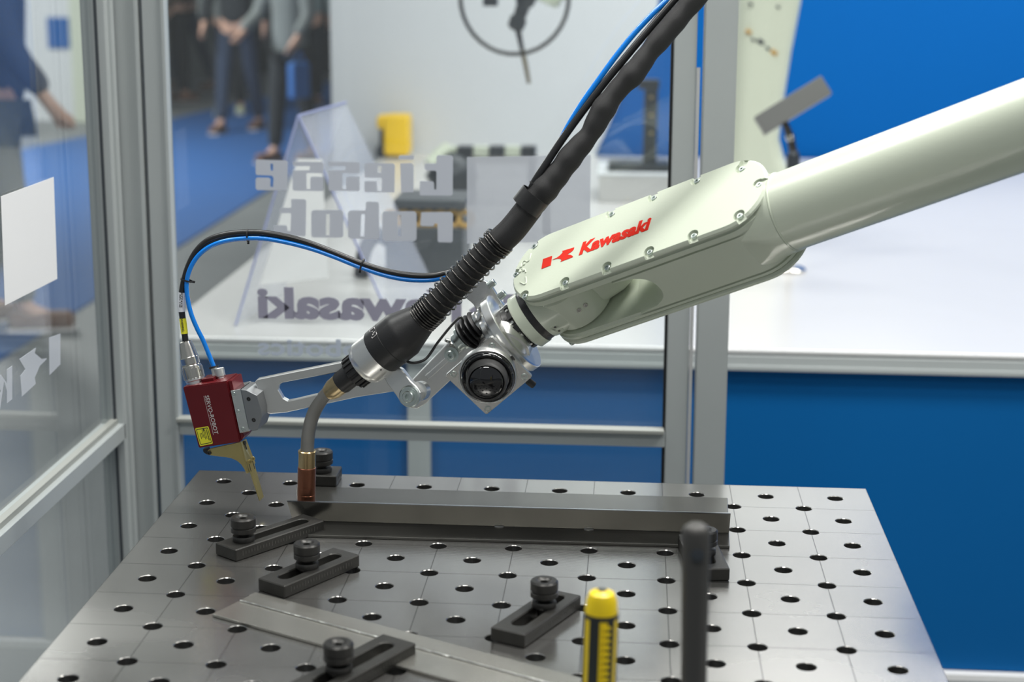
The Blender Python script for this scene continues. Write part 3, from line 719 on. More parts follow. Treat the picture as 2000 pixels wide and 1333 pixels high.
# shoulder: from the boxy housing to the round fore-arm tube
c0 = V((xr_, yc, -TH/2))
ctube = CF.inverted() @ P(1545, 411, depth(CF @ V((xr_+.075, yc, -TH/2))))
oy, oz = ctube.y, ctube.z
RTB = .0505
def sect(x, w, h, r, oy_, oz_, n=9):
    """rounded rectangle section across the arm axis"""
    out = []
    for sx_, sy2, a in ((1, 1, 0), (-1, 1, pi/2), (-1, -1, pi), (1, -1, 1.5*pi)):
        for k in range(n):
            t = a+pi/2*k/(n-1); out.append(CF @ V((x, oy_+sx_*(w-r)+r*math.cos(t), oz_+sy2*(h-r)+r*math.sin(t))))
    return out
rings = []
for t, x in ((0, xr_-.05), (.08, xr_-.02), (.25, xr_+.005), (.5, xr_+.022), (.75, xr_+.034), (.93, xr_+.044), (1, xr_+.055)):
    e = t*t*(3-2*t); W_ = (ho-.0015)*(1-e)+(RTB+.0016)*e; H_ = (TH/2-.010)*(1-e)+(RTB+.0016)*e; R_2 = .020*(1-e)+(RTB+.0016)*e
    R_2 = min(R_2, W_, H_)
    rings.append(sect(x, W_, H_, R_2, yc*(1-e)+oy*e, -TH/2*(1-e)+oz*e))
loft(MB(), rings).build('shoulder_casting', 'robot_paint', robot, True, 60)
FT = frame(CF @ V((xr_+.045, oy, oz)), V((0, 0, 1)), A)
b = MB(); b.lathe(FT, [(RTB-.004, -.01), (RTB, -.009), (RTB, .010), (RTB+.0012, .0105), (RTB+.0012, .012), (RTB, .0125), (RTB*1.01, .25), (RTB*1.03, .62), (RTB*1.04, .66)], 96)
b.build('forearm_tube', 'robot_paint', robot)
# elbow, upper arm and base outside the picture, so that the arm stands on the floor
E0 = FT @ V((0, 0, .70)); 
b = MB(); Fe = axisframe(E0-Nn*.09, Nn); b.lathe(Fe, [(0, -.02), (.075, -.02), (.085, -.01), (.085, .16), (.075, .17), (0, .17)], 40); b.build('elbow_housing', 'robot_paint', robot)
Bs = V((E0.x+.25, E0.y-.05, 0))
b = MB(); b.tube(smooth_path([E0-Nn*.12, E0*.6+Bs*.4+V((.06, 0, .15)), V((Bs.x, Bs.y, .45))], 8), [.075+.002*k for k in range(17)], 28); b.build('upper_arm', 'robot_paint', robot, True, 60)
b = MB(); b.lathe(M.Translation(Bs), [(0, 0), (.17, 0), (.17, .03), (.13, .05), (.12, .40), (.15, .42), (.15, .52), (.09, .56), (0, .56)], 40); b.build('robot_base', 'robot_paint', robot)
robot.location = (Bs.x, Bs.y, 0)
for ch in robot.children: 
    ch.location = PW[ch.name].translation-robot.location
# red lettering and emblem on the cover
def lg2(pts, nm='emblem'):
    L = [(cpx(1000+x/6.667, 420+y/6.667).x, cpx(1000+x/6.667, 420+y/6.667).y) for x, y in pts]
    plate(nm, [L], CF @ M.Translation((0, 0, .00045)), .0004, 'robot_red', robot, 0, 'red emblem')
lg2([(405, 578), (524, 535), (505, 660), (385, 706)])
lg2([(528, 587), (590, 556), (625, 530), (650, 505), (662, 488), (655, 472), (812, 424), (805, 452), (785, 475), (755, 497), (718, 518), (760, 522), (788, 533), (797, 548), (780, 557), (632, 614), (643, 598), (640, 580), (622, 572), (590, 572)])
pa, pb = cpx(1130, 498.5), cpx(1269, 447)
ang = math.atan2(pb.y-pa.y, pb.x-pa.x)
pt_ = cpx(1150, 472)
F = CF @ M.Translation((pa.x, pa.y, .0)) @ M.Rotation(ang, 4, 'Z')
text('Kawasaki', F, .0285, 'robot_red', robot, 'lettering', .0002, .0013, .16, width=(V((pb.x-pa.x, pb.y-pa.y))).length*1.0, label='red lettering on the cover')
# ---- wrist joint between the prongs
J5 = CF @ V((xl_, yc, -TH/2-.003))
Fd = (A*-.914+Vv*-.407).normalized()                 # flange direction
Fd = (Fd*1.0+Nn*-.0).normalized()
FJ = frame(J5, Nn.cross(Fd), Fd)                    # Z = flange direction, X across, Y = +-Nn
b = MB(); b.lathe(axisframe(J5-Nn*.0335, Nn), [(0, 0), (.044, 0), (.050, .006), (.051, .03), (.050, .061), (.044, .067), (0, .067)], 44)
wbar = b.build('wrist_barrel', 'robot_paint', robot)
def wsec(z, w, h, r): 
    out = []
    for sx_, sy2, a in ((1, 1, 0), (-1, 1, pi/2), (-1, -1, pi), (1, -1, 1.5*pi)):
        for k in range(8):
            t = a+pi/2*k/7; out.append(FJ @ V((sx_*(w-r)+r*math.cos(t), sy2*(h-r)+r*math.sin(t), z)))
    return out
zf = (P(1050, 632, depth(J5)+.012)-J5).dot(Fd)       # band position along the flange axis
wbody = loft(MB(), [wsec(-.02, .044, .031, .02), wsec(.0, .047, .033, .025), wsec(zf*.45, .044, .035, .028), wsec(zf*.75, .041, .038, .034), wsec(zf*.84, .0400, .0400, .0395), wsec(zf-.0105, .0395, .0395, .039)]).build('wrist_body', 'robot_paint', robot, True, 60)
# rear bulge of the wrist unit with its ridge
loft(MB(), [wsec(.012, .030, .030, .02), wsec(-.03, .040, .032, .020), wsec(-.060, .038, .031, .012), wsec(-.080, .034, .028, .010), wsec(-.094, .022, .020, .008)]).build('wrist_tail', 'robot_paint', robot, True, 60)
RW = .0405
b = MB(); b.lathe(FJ @ M.Translation((0, 0, zf)), [(RW-.006, -.0108), (RW-.0022, -.0108), (RW-.0014, -.010), (RW-.0014, .001), (RW-.006, .001)], 64); b.build('sealing_band', 'band_black', robot)
b = MB(); b.lathe(FJ @ M.Translation((0, 0, zf)), [(0, 0), (RW, 0), (RW, .014), (RW-.003, .0165), (.030, .0165), (0, .0165)], 64); b.build('flange_ring', 'robot_paint', robot)
b = MB(); b.lathe(FJ @ M.Translation((0, 0, zf+.0165)), [(0, -.001), (.033, -.001), (.033, .0162), (0, .0162)], 48)
b.build('tool_flange', 'black_plastic', robot)
for k in range(10):
    a = 2*pi*k/10; b = MB(); b.box(FJ @ M.Translation((0, 0, zf+.021)) @ M.Rotation(a, 4, 'Z') @ M.Translation((.0335, 0, 0)), .004, .011, .0075, .001); b.build('flange_lug', 'black_plastic', robot)
for k in range(10):
    a = 2*pi*(k+.5)/10; cap_screw(FJ @ M.Translation((0, 0, zf+.021)) @ M.Rotation(a, 4, 'Z') @ M.Translation((.0332, 0, 0)) @ M.Rotation(pi/2, 4, 'Y'), .0022, .0025, robot, 'alu')
# name plate and two screws on the wrist body
from mathutils.bvhtree import BVHTree
def hit(objs, px, py):
    """where the sight line through a picture point first meets one of the objects"""
    best = None
    for o in objs:
        c = PW[o.name].translation; me = o.data
        t = BVHTree.FromPolygons([v.co+c for v in me.vertices], [tuple(p.vertices) for p in me.polygons])
        h_ = t.ray_cast(CAM, ray(px, py).normalized())
        if h_[0] is not None and (best is None or h_[3] < best[2]): best = (h_[0], h_[1], h_[3])
    if best is None: return P(px, py, depth(J5)), -FW
    n = best[1]; return best[0], (n if n.dot(ray(px, py)) < 0 else -n)
p, n_ = hit((wbody, wbar), 1088, 643); Fp = frame(p, Fd, n_)
plate('name_plate', [rrect(-.0055, -.0095, .0055, .0095, .003)], Fp @ M.Rotation(.1, 4, 'Z'), .002, 'robot_paint', robot, .0004)
for dy in (-.005, .005): cap_screw(Fp @ M.Translation((0, dy, -.0003)), .0016, .0008, robot, 'knob_steel')
for q in ((1131, 606), (1143, 596)):
    p, n_ = hit((wbody, wbar), *q); cap_screw(frame(p-n_*.0005, Fd, n_), .0032, .0022, robot, 'chrome')

# ------------------------------------------------------------------ tool plate, brackets (bolted to the flange)
zA = zf+.033
tool = empty('tool_bracket', FJ @ V((0, 0, zA)), 'machined aluminium tool bracket bolted to the robot wrist flange', 'bracket')
b = MB(); b.lathe(FJ @ M.Translation((0, 0, zA)), [(0, 0), (.058, 0), (.0605, .0015), (.0605, .012), (.059, .0135), (0, .0135)], 80); b.build('adapter_disc', 'alu_bright', tool)
b = MB(); b.lathe(FJ @ M.Translation((0, 0, zA+.0135)), [(0, 0), (.052, 0), (.052, .006), (.047, .008), (.047, .014), (.045, .016), (0, .016)], 64); b.build('spigot', 'alu', tool)
ZB = depth(FJ @ V((0, 0, zA+.02)))
YBk = (FJ @ V((0, 0, zA+.02))).y+.012
def yplate(name, pts, y, th, m, parent, bev=.0006, holes=(), tilt=0):
    """plate facing the viewer's side at world y; pts in picture pixels at that depth"""
    F = M(((1, 0, 0, 0), (0, 0, -1, y), (0, 1, 0, 0), (0, 0, 0, 1)))
    L = [[(ony(a, c, y).x, ony(a, c, y).z) for a, c in lp] for lp in (pts,)+tuple(holes)]
    return plate(name, L, F, th, m, parent, bev)
# upper curved ear with two bolts
yplate('upper_ear', [(p.x, p.y) for p in smooth_path([V((x, y, 0)) for x, y in ((918, 565), (940, 549), (956, 556), (972, 580), (988, 610), (985, 632), (965, 648), (930, 652), (900, 648), (905, 636), (920, 626), (929, 612), (926, 597), (914, 586), (905, 578))], 4)], YBk+.01, .012, 'alu', tool)
for q, cq in (((962, 553), (944, 567)), ((982, 575), (966, 590))):
    a0 = ony(*cq, YBk); a1 = ony(*q, YBk); d = (a1-a0); cap_screw(axisframe(a1-d*.45, d), .0052, .011, tool, 'screw_zinc')
# long bar running down to the torch clamp
bar = [(976, 597), (1000, 622), (990, 640), (830, 790), (815, 799), (800, 797), (786, 789), (775, 775), (890, 655), (925, 618), (955, 596)]
yplate('bracket_bar', bar, YBk+.000, .016, 'alu_satin', tool, .0009)
yplate('bar_flange', [(1000, 585), (968, 612), (830, 735), (836, 742), (976, 622), (1006, 598)], YBk-.010, .012, 'alu_satin', tool, .0006)
for q, r_ in (((882, 692), .0085), ((880, 694), .0060)):
    pass
cap_screw(frame(ony(882, 693, YBk-.015), V((1, 0, 0)), cv(-.25, -.15, .95)), .0064, .0085, tool, 'screw_zinc', washer=.0105)
# small washers at the bar's upper end
for q in ((874, 668), (881, 675)): 
    b = MB(); b.lathe(axisframe(ony(*q, YBk-.008), cv(.3, .9, .3)), [(.0, 0), (.0045, 0), (.0045, .004), (0, .0045)], 16); b.build('spacer', 'chrome', tool)
# bellows and clip between bar and disc
FBw = axisframe(ony(903, 662, YBk-.016), cv(.74, .60, .30))
L0 = 0
prof = [(0, 0), (.012, 0), (.0135, .003), (.0135, .006)]
b = MB(); b.lathe(FBw, [(0, -.012), (.011, -.012), (.0135, -.009), (.0135, -.002), (.0175, -.001), (.0175, .003), (0, .003)], 32); b.build('bellows_clip', 'screw_zinc', tool)
pf = [(0, .002), (.012, .002)]
for k in range(4):
    z_ = .004+k*.0075; pf += [(.015, z_), (.0215, z_+.0015), (.0235, z_+.0038), (.0215, z_+.006), (.015, z_+.0072)]
pf += [(.012, .035), (0, .035)]
MB().lathe(FBw, pf, 40).build('rubber_bellows', 'black_rubber', tool, True, 60)
b = MB(); b.lathe(FBw, [(0, .034), (.0185, .034), (.0185, .039), (.016, .0395), (.016, .044), (.019, .045), (.019, .048), (.0125, .049), (.0125, .063), (0, .063)], 32); b.build('bellows_clip', 'alu', tool)

# ------------------------------------------------------------------ dome device under the flange
dc = (954, 734)
Dn = cv(-.05, -.33, .94).normalized()
Zd = depth(FJ @ V((0, 0, zA)))-.052
Dx = cv(1, -.02, 0)
FDm = frame(P(954, 735, Zd), Dx, Dn)
dome = empty('dome_sensor', P(954, 735, Zd+.02), 'round black glass dome sensor on a square metal plate below the wrist', 'sensor')
def dpt(x, y): 
    p = FDm.inverted() @ onpl(x, y, FDm.translation, Dn); return (p.x, p.y)
cor = [dpt(960, 657), dpt(1040, 736), dpt(950, 811), dpt(869, 735)]
def rnd(cor, f=.04, n=4):
    out = []
    for i in range(len(cor)):
        p = V((*cor[i], 0)); a = V((*cor[i-1], 0)); c = V((*cor[(i+1) % len(cor)], 0))
        q0, q1 = p+(a-p)*f, p+(c-p)*f
        for k in range(n+1):
            t = k/n; r_ = q0*(1-t)**2+p*2*t*(1-t)+q1*t*t; out.append((r_.x, r_.y))
    return out
ctr = dpt(951, 738)
ctr = dpt(953, 737)
plate('square_plate', [rnd(cor)], FDm, .007, 'alu', dome, .0007)
for q in ((961, 676), (1024, 736), (886, 731), (953, 799)):
    x_, y_ = dpt(*q); cap_screw(FDm @ M.Translation((x_, y_, -.0018)), .0046, .0030, dome, 'screw_zinc')
Fdc = FDm @ M.Translation((ctr[0], ctr[1]+.004, 0))
b = MB(); b.lathe(Fdc, [(.0400, 0), (.0397, .004), (.0385, .009), (.0375, .0105), (.0365, .010), (.0362, .006), (.02, .006)], 80); b.build('polished_collar', 'alu_bright', dome)
b = MB(); b.lathe(Fdc, [(.0362, .004), (.0362, .0125), (.0345, .0155), (.0325, .0165), (.0300, .0160), (.0292, .013), (.0292, .005)], 80); b.build('black_ring', 'gloss_black', dome)
for k in (1, 2, 5, 9, 10, 14, 19):
    a = 2*pi*k/24; b = MB(); b.box(Fdc @ M.Rotation(a, 4, 'Z') @ M.Translation((.0338, 0, .0158)) @ M.Rotation(.5, 4, 'Y'), .0028, .0022, .0003); b.build('ring_tick', 'lens_ring', dome)
b = MB(); b.lathe(Fdc, [(.0285, .004), (.0282, .026), (.0265, .031), (.0245, .0325), (.0238, .0312), (.0235, .025)], 80); b.build('lens_hood', 'lens_ring', dome)
b = MB(); b.lathe(Fdc, [(.0238, .0300), (.022, .0322), (.018, .0346), (.011, .0366), (.005, .0374), (0, .0376)], 64); b.build('glass_dome', 'gloss_black', dome)
# body block behind the plate
F_ = FDm @ M.Rotation(math.atan2(cor[1][1]-cor[0][1], cor[1][0]-cor[0][0]), 4, 'Z')
b = MB(); mid_ = V(((cor[0][0]+cor[2][0])/2, (cor[0][1]+cor[2][1])/2, 0)); b.box(FDm @ M.Translation(mid_+V((.003, .002, -.027))) @ M.Rotation(math.atan2(cor[1][1]-cor[0][1], cor[1][0]-cor[0][0]), 4, 'Z'), .066, .066, .040, .006, 3); b.build('body_block', 'alu', dome)
b = MB(); b.lathe(axisframe(FDm @ V((.012, .010, -.03)), (FJ @ V((0, 0, zA+.01)))-(FDm @ V((.012, .010, -.03)))), [(0, 0), (.034, 0), (.034, .022), (.037, .024), (.037, .042), (0, .042)], 48); b.build('neck', 'alu_bright', dome)
x_, y_ = dpt(1036, 756); b = MB(); b.tube([FDm @ V((x_-.004, y_+.004, -.012)), FDm @ V((x_+.004, y_-.003, -.014))], .005, 12); b.build('cable_gland', 'black_rubber', dome)
x_, y_ = dpt(996, 703); b = MB(); b.lathe(Fdc @ M.Rotation(.65, 4, 'Z') @ M.Translation((.0445-.003, 0, .0003)) @ M.Diagonal((.5, 1.5, 1, 1)), [(.0032, 0), (.0026, .0006), (0, .0006)], 16); b.build('slot_mark', 'gloss_black', dome)

# ------------------------------------------------------------------ welding torch
torch = empty('welding_torch', ony(598, 975, -.158), 'welding torch with bent grey neck, copper nozzle and black spring covered cable end', 'torch')
yN = -.158
nb = ony(598, 984, yN); nt_ = ony(600, 880, yN)
zN = depth(nt_)
up_ = (nt_-nb).normalized(); Fn = axisframe(nb, up_); HN = (nt_-nb).length
sN = (ony(616, 940, yN)-ony(581, 940, yN)).length/2
hb = HN-(ony(600, 912, yN)-nt_).length
b = MB(); b.lathe(Fn, [(sN*.62, .003), (sN*.7, 0), (sN*.97, 0), (sN*.99, .008), (sN*.995, .0135), (sN*.975, .0138), (sN*.995, .0142), (sN, hb*.45), (sN*.985, hb*.452), (sN, hb*.456), (sN, hb-.001), (sN*.9, hb)], 48); b.build('gas_nozzle', 'copper', torch)
b = MB(); b.lathe(Fn, [(sN*.9, hb-.001), (sN*.96, hb), (sN*.96, HN-.004), (sN*1.0, HN-.004), (sN*1.0, HN-.001), (sN*.9, HN), (.006, HN)], 48); b.build('nozzle_collar', 'brass', torch)
b = MB(); b.lathe(Fn, [(0, -.006), (.0035, -.006), (.004, .0), (.004, .02)], 16); b.build('contact_tip', 'copper', torch)
kz = zN
neck = [nt_-up_*.004, P(601, 860, kz), P(604, 838, kz), P(610, 815, kz), P(620, 793, kz-.002), P(635, 773, kz-.005), P(652, 757, kz-.009), P(664, 748, kz-.013)]
b = MB(); b.tube(smooth_path(neck, 6), .0093, 28); b.build('bent_neck', 'neck_grey', torch, True, 60)
T0 = P(656, 757, kz-.010); T1 = P(828, 620, kz-.062)
TD = (T1-T0).normalized(); FTo = axisframe(T0, TD); 
def tz(px, py):    # position along the torch axis of a picture point
    o = CAM; d = ray(px, py); w0 = o-T0; a_ = d.dot(d); b_ = d.dot(TD); c_ = 1; d1 = d.dot(w0); e1 = TD.dot(w0); return (a_*e1-b_*d1)/(a_*c_-b_*b_)
zBr, zCo, zNu, zRi, zBk, zSe, zSh, zEn = [tz(*q) for q in ((647, 764), (668, 748), (691, 730), (710, 712), (741, 685), (764, 666), (785, 651), (828, 620))]
b = MB(); b.lathe(FTo, [(0, zBr-.007), (.0098, zBr-.007), (.0112, zBr-.005), (.0142, zBr+.004), (.0148, zCo), (.010, zCo+.002)], 40); b.build('brass_ferrule', 'brass_old', torch)
b = MB(); b.lathe(FTo, [(0, zCo-.003), (.0150, zCo-.003), (.0160, zCo), (.0160, zNu+.002), (.012, zNu+.003)], 44); b.build('collar', 'black_plastic', torch)
b = MB(); rr_ = .0225
b.lathe(FTo, [(.012, zNu-.001), (rr_-.001, zNu-.001), (rr_, zNu), (rr_, zRi), (.012, zRi+.001)], 48)
for k in range(18):
    a = 2*pi*k/18; b.box(FTo @ M.Rotation(a, 4, 'Z') @ M.Translation((rr_+.0006, 0, (zNu+zRi)/2)), .0032, .0045, (zRi-zNu)*.98, .0007)
b.build('ribbed_nut', 'black_plastic', torch)
b = MB(); b.lathe(FTo, [(.012, zRi-.003), (.0270, zRi-.003), (.0292, zRi), (.0308, zRi+.004), (.0315, zRi+.007), (.0315, zBk), (.012, zBk+.001)], 72); b.build('aluminium_ring', 'alu_bright', torch)
p_ = FTo @ V((0, 0, (zRi+zBk)/2)); 
b = MB(); b.lathe(FTo, [(.012, zBk-.001), (.0318, zBk-.001), (.0328, zBk+.001), (.0330, zSe-.0005), (.0326, zSe), (.0330, zSe+.0005), (.0332, zSh), (.0310, zSh+.006), (.0215, zEn-.002), (.0205, zEn), (.012, zEn+.001)], 72); b.build('torch_body', 'black_plastic', torch)
def on_t(px, py, R):
    o = CAM; d = ray(px, py); Fi = FTo.inverted(); oo = Fi @ o; dd = (Fi.to_3x3() @ d)
    a_ = dd.x**2+dd.y**2; b_ = 2*(oo.x*dd.x+oo.y*dd.y); c_ = oo.x**2+oo.y**2-R*R
    t = (-b_-math.sqrt(max(b_*b_-4*a_*c_, 0)))/(2*a_); p = oo+dd*t; n2 = V((p.x, p.y, 0)).normalized(); return FTo @ p, FTo.to_3x3() @ n2
# small framed pictogram
lp = [(722, 646), (731, 640), (736, 653), (727, 661)]
F3 = [on_t(x, y, .0333)[0] for x, y in lp]
for i in range(4): MB().tube([F3[i], F3[(i+1) % 4]], .0004, 6).build('pictogram_frame', 'print_white', torch)
for q in ((727, 648), (729, 651), (728, 654), (731, 649)):
    p, n_ = on_t(*q, .0332); b = MB(); b.box(frame(p, TD, n_), .0016, .0010, .0004); b.build('pictogram_mark', 'print_white', torch)
# spring: tight coils, open coils, tight coils, wound along the sleeve
zk = kz-.062
SP = [P(822, 625, zk+.0014), P(845, 603, zk-.0058), P(880, 568, zk-.0158), P(915, 532, zk-.0274), P(950, 496, zk-.0374), P(985, 461, zk-.0475)]
SPs = smooth_path(SP, 20)
def along(pts, s):
    acc = 0
    for a, c in zip(pts, pts[1:]):
        l = (c-a).length
        if acc+l >= s: t = (s-acc)/l; return a+(c-a)*t, (c-a).normalized()
        acc += l
    return pts[-1], (pts[-1]-pts[-2]).normalized()
LS = sum((c-a).length for a, c in zip(SPs, SPs[1:]))
coils = []; s_ = .004; ph = 0
turns = [.0034]*7+[.0100]*11+[.0034]*3
tot = sum(turns); sc_ = (LS*.96)/tot
pts = []; s_ = .0; steps = 28; nT = len(turns); done = 0
for ti, pitch_ in enumerate(turns):
    for k in range(steps):
        s = s_+pitch_*sc_*k/steps; a = 2*pi*k/steps; c_, T_ = along(SPs, s); f_ = s/LS
        r_ = .0212-.0012*f_ + (.0002 if ti < 7 else .0004)
        Fc = axisframe(c_, T_); pts.append(Fc @ V((r_*math.cos(a), r_*math.sin(a), 0)))
    s_ += pitch_*sc_
MB().tube(pts, .0013, 8).build('spring', 'spring_wire', torch, True, 60)
# small loop lead from torch body to the bar
yw = depth(T0)-.0
MB().tube(smooth_path([P(790, 700, kz-.04), P(796, 707, kz-.044), P(812, 709, kz-.044), P(833, 700, kz-.04), P(856, 668, kz-.036), P(880, 638, kz-.03), P(897, 621, kz-.024), P(903, 624, kz-.02), P(904, 637, kz-.012), P(905, 655, kz-.005)], 8), .0019, 10).build('signal_lead', 'cable_black', torch, True, 60)
# clamp arm holding the torch: link from the ring down to the big bolt
pbolt = P(799, 775, kz-.040)
b = MB()
Fl = frame(pbolt, V((1, 0, 0)), cv(-.28, -.05, .96))
def lpt(x, y): p = Fl.inverted() @ onpl(x, y, Fl.translation, Fl.to_3x3() @ V((0, 0, 1))); return (p.x, p.y)
link = [lpt(*q) for q in ((742, 728), (772, 716), (782, 722), (800, 745), (812, 756))]+[lpt(*q) for q in ((819, 768), (816, 784), (806, 795), (793, 796), (781, 789), (772, 774), (755, 752))]
plate('clamp_link', [link], Fl @ M.Translation((0, 0, -.004)), .013, 'alu_satin', torch, .0014)
b = MB(); b.lathe(Fl @ M.Translation((0, 0, -.0042)), [(0, 0), (.0150, 0), (.0150, .0025), (.0135, .0038), (0, .0038)], 40); b.build('washer', 'screw_zinc', torch)
cap_screw(Fl @ M.Translation((0, 0, -.0006)), .0080, .0075, torch, 'screw_zinc', washer=.0112)
b = MB(); b.lathe(Fl @ M.Translation((.007, .006, -.030)), [(0, 0), (.0135, 0), (.0135, .016), (0, .016)], 36); b.build('pivot_boss', 'alu', torch)
p, n_ = on_t(744, 723, .0316); b = MB(); b.lathe(frame(p, TD, n_), [(.0012, 0), (.001, .0003), (0, .0003)], 12); b.build('set_screw', 'hole_dark', torch)

# ------------------------------------------------------------------ fabric sleeve with the thin hoses beside it
slv = empty('cable_sleeve', P(1180, 215, 2.13), 'thick black fabric sleeve rising from the torch to the top edge', 'cable')
cz = zk-.0475
core = [P(828, 620, zk+.0007), P(848, 601, zk-.0065), P(880, 568, zk-.0158), P(915, 532, zk-.0274), P(950, 496, zk-.0374), P(975, 473, zk-.0446), P(1002, 447, zk-.0518), P(1035, 405, zk-.0590), P(1062, 372, zk-.0648), P(1090, 340, zk-.0698), P(1120, 300, zk-.0749), P(1152, 262, zk-.0792), P(1178, 215, zk-.0842), P(1207, 175, zk-.0878), P(1240, 140, zk-.0914), P(1270, 100, zk-.0943), P(1312, 50, zk-.0979), P(1354, 0, zk-.1008), P(1420, -85, zk-.1051), P(1500, -170, zk-.1080)]
rad = [.0176, .0180, .0180, .0180, .0182, .0182, .0182, .0178, .0172, .0165, .0150, .0138, .0152, .0138, .0150, .0136, .0140, .0150, .0140, .0140]
cs = smooth_path(core, 6); rs = []
for i in range(len(core)-1):
    for k in range(6): rs.append(rad[i]+(rad[i+1]-rad[i])*k/6)
rs.append(rad[-1])
rs = [r*(1+.05*math.sin(i*.55)+.03*math.sin(i*1.3+1)) if i > 42 else r for i, r in enumerate(rs)]
b = MB(); b.tube(cs, rs, 32); b.build('sleeve', 'sleeve_fabric', slv, True, 60)
# strap band
sd_ = (P(1072, 360, zk-.0677)-P(1030, 412, zk-.0590)).normalized()
Fs = axisframe(P(1037, 393, zk-.0634), sd_)
b = MB(); b.lathe(Fs @ M.Diagonal((1.0, 1.0, 1, 1)), [(.0198, -.0115), (.0206, -.0115), (.0209, .0105), (.0200, .0105), (.0198, .0)], 48); b.build('strap', 'black_rubber', slv)
hb_ = empty('black_hose', P(1200, 140, 2.14), 'thin black hose running beside the thick fabric sleeve', 'cable')
thin = [P(1022, 404, zk-.0576), P(1034, 378, zk-.0634), P(1046, 352, zk-.0691), P(1068, 318, zk-.0720), P(1100, 270, zk-.0756), P(1140, 215, zk-.0792), P(1180, 163, zk-.0828), P(1222, 112, zk-.0864), P(1262, 64, zk-.0893), P(1312, 6, zk-.0922), P(1370, -60, zk-.0936), P(1440, -140, zk-.0972)]
b = MB(); b.tube(smooth_path(thin, 6), .0050, 18); b.build('hose', 'cable_black', hb_, True, 60)
Ft = axisframe(P(1042, 360, zk-.0677), sd_); b = MB(); b.lathe(Ft, [(.005, -.0012), (.0063, -.001), (.0063, .001), (.005, .0012)], 20); b.box(Ft @ M.Translation((.007, 0, 0)), .004, .003, .003, .0005); b.build('zip_tie', 'black_plastic', hb_)
bh = empty('blue_air_hose', P(1180, 140, 2.15), 'bright blue air hose rising behind the black hose to the top edge', 'hose')
blu = [P(1076, 306, zk-.0698), P(1092, 280, zk-.0720), P(1112, 242, zk-.0749), P(1138, 200, zk-.0778), P(1172, 152, zk-.0806), P(1206, 106, zk-.0835), P(1242, 62, zk-.0864), P(1282, 20, zk-.0893), P(1330, -25, zk-.0907), P(1420, -120, zk-.0936)]
MB().tube(smooth_path(blu, 6), .0037, 18).build('hose', 'blue_tube', bh, True, 60)

# ------------------------------------------------------------------ seam tracking sensor
ez = cv(-.28, -.30, .91).normalized(); ex = cv(.985, .14, .35); ex = (ex-ez*ex.dot(ez)).normalized(); ey = ez.cross(ex)
ZS = kz+.01
SO = P(356.5, 757, ZS); SF = frame(SO, ex, ez)
SF = M(((ex.x, ey.x, ez.x, SO.x), (ex.y, ey.y, ez.y, SO.y), (ex.z, ey.z, ez.z, SO.z), (0, 0, 0, 1)))
def spx(x, y, z=0): return SF.inverted() @ onpl(x, y, SO+ez*z, ez)
SWd = spx(443, 745).x; SHt = -spx(388, 876).y; SHt2 = -spx(469.5, 864).y; SDp = .036
sen = empty('seam_sensor', P(430, 800, ZS), 'dark red box shaped laser seam sensor with gold bracket left of the torch', 'sensor')
sl = (spx(469.5, 864).x-SWd)
b = MB(); b.poly([SF @ V((0, 0, 0)), SF @ V((SWd, spx(443, 745).y, 0)), SF @ V((spx(469.5, 864).x, spx(469.5, 864).y, 0)), SF @ V((spx(388, 876).x, spx(388, 876).y, 0))], -ez*SDp)
b.bevel(.0012).build('housing', 'sensor_red', sen)
b = MB(); q0, q1 = spx(443, 745), spx(469.5, 864)
b.poly([SF @ V((q0.x-.0, q0.y-.001, -.003)), SF @ V((q0.x+.0055, q0.y-.0012, -.003)), SF @ V((q1.x+.0055, q1.y+.006, -.003)), SF @ V((q1.x, q1.y+.001, -.003))], -ez*(SDp-.004)); b.bevel(.0008).build('side_rib', 'sensor_red', sen)
# raised front block on top with the notch
b = MB(); b.poly([SF @ V((SWd*.35, 0.0, -.012)), SF @ V((SWd*.62, 0, -.012)), SF @ V((SWd*.62, .004, -.012)), SF @ V((SWd*.35, .004, -.012))], -ez*.02); b.build('top_block', 'sensor_red', sen)
# name along the side and label
Ftx = SF @ M.Translation((spx(400, 773).x, spx(400, 773).y, 0))
tdir = (spx(419, 848)-spx(400, 773)); tl = tdir.length; a_ = math.atan2(tdir.y, tdir.x)
text('SERVO-ROBOT', Ftx @ M.Rotation(a_, 4, 'Z'), .0088, 'print_white', sen, 'lettering', .0001, .00005, 0, width=tl, label='white lettering reading downwards')
u0, u1 = spx(398, 774), spx(417, 850); b = MB(); c_ = (u0+u1)/2; b.box(SF @ M.Translation((c_.x, c_.y, .0001)) @ M.Rotation(math.atan2((u1-u0).y, (u1-u0).x), 4, 'Z'), (u1-u0).length, .0004, .0002); b.build('underline', 'print_white', sen, False)
lb = [spx(*q) for q in ((381, 837), (407, 833), (416, 867), (391, 872))]
plate('warning_label', [rnd([(q.x, q.y) for q in lb], .08)], SF @ M.Translation((0, 0, .0003)), .0003, 'label_yellow', sen)
cx_ = sum((q for q in lb), V((0, 0, 0)))/4
ins = [(cx_.x+(q.x-cx_.x)*.88, cx_.y+(q.y-cx_.y)*.88) for q in lb]; ins2 = [(cx_.x+(q.x-cx_.x)*.80, cx_.y+(q.y-cx_.y)*.80) for q in lb]
plate('label_border', [rnd(ins, .08), rnd(ins2, .08)], SF @ M.Translation((0, 0, .0004)), .0001, 'print_black', sen)
dn = (lb[3]-lb[0]).normalized(); rt_ = (lb[1]-lb[0]).normalized()
aa = math.atan2(dn.y, dn.x)
p = lb[1]-rt_*.0052+dn*.0035; text('WARNING', SF @ M.Translation((p.x, p.y, .0003)) @ M.Rotation(aa, 4, 'Z'), .0026, 'print_black', sen, 'label_text', .0001, .00006, width=(lb[3]-lb[0]).length*.62)
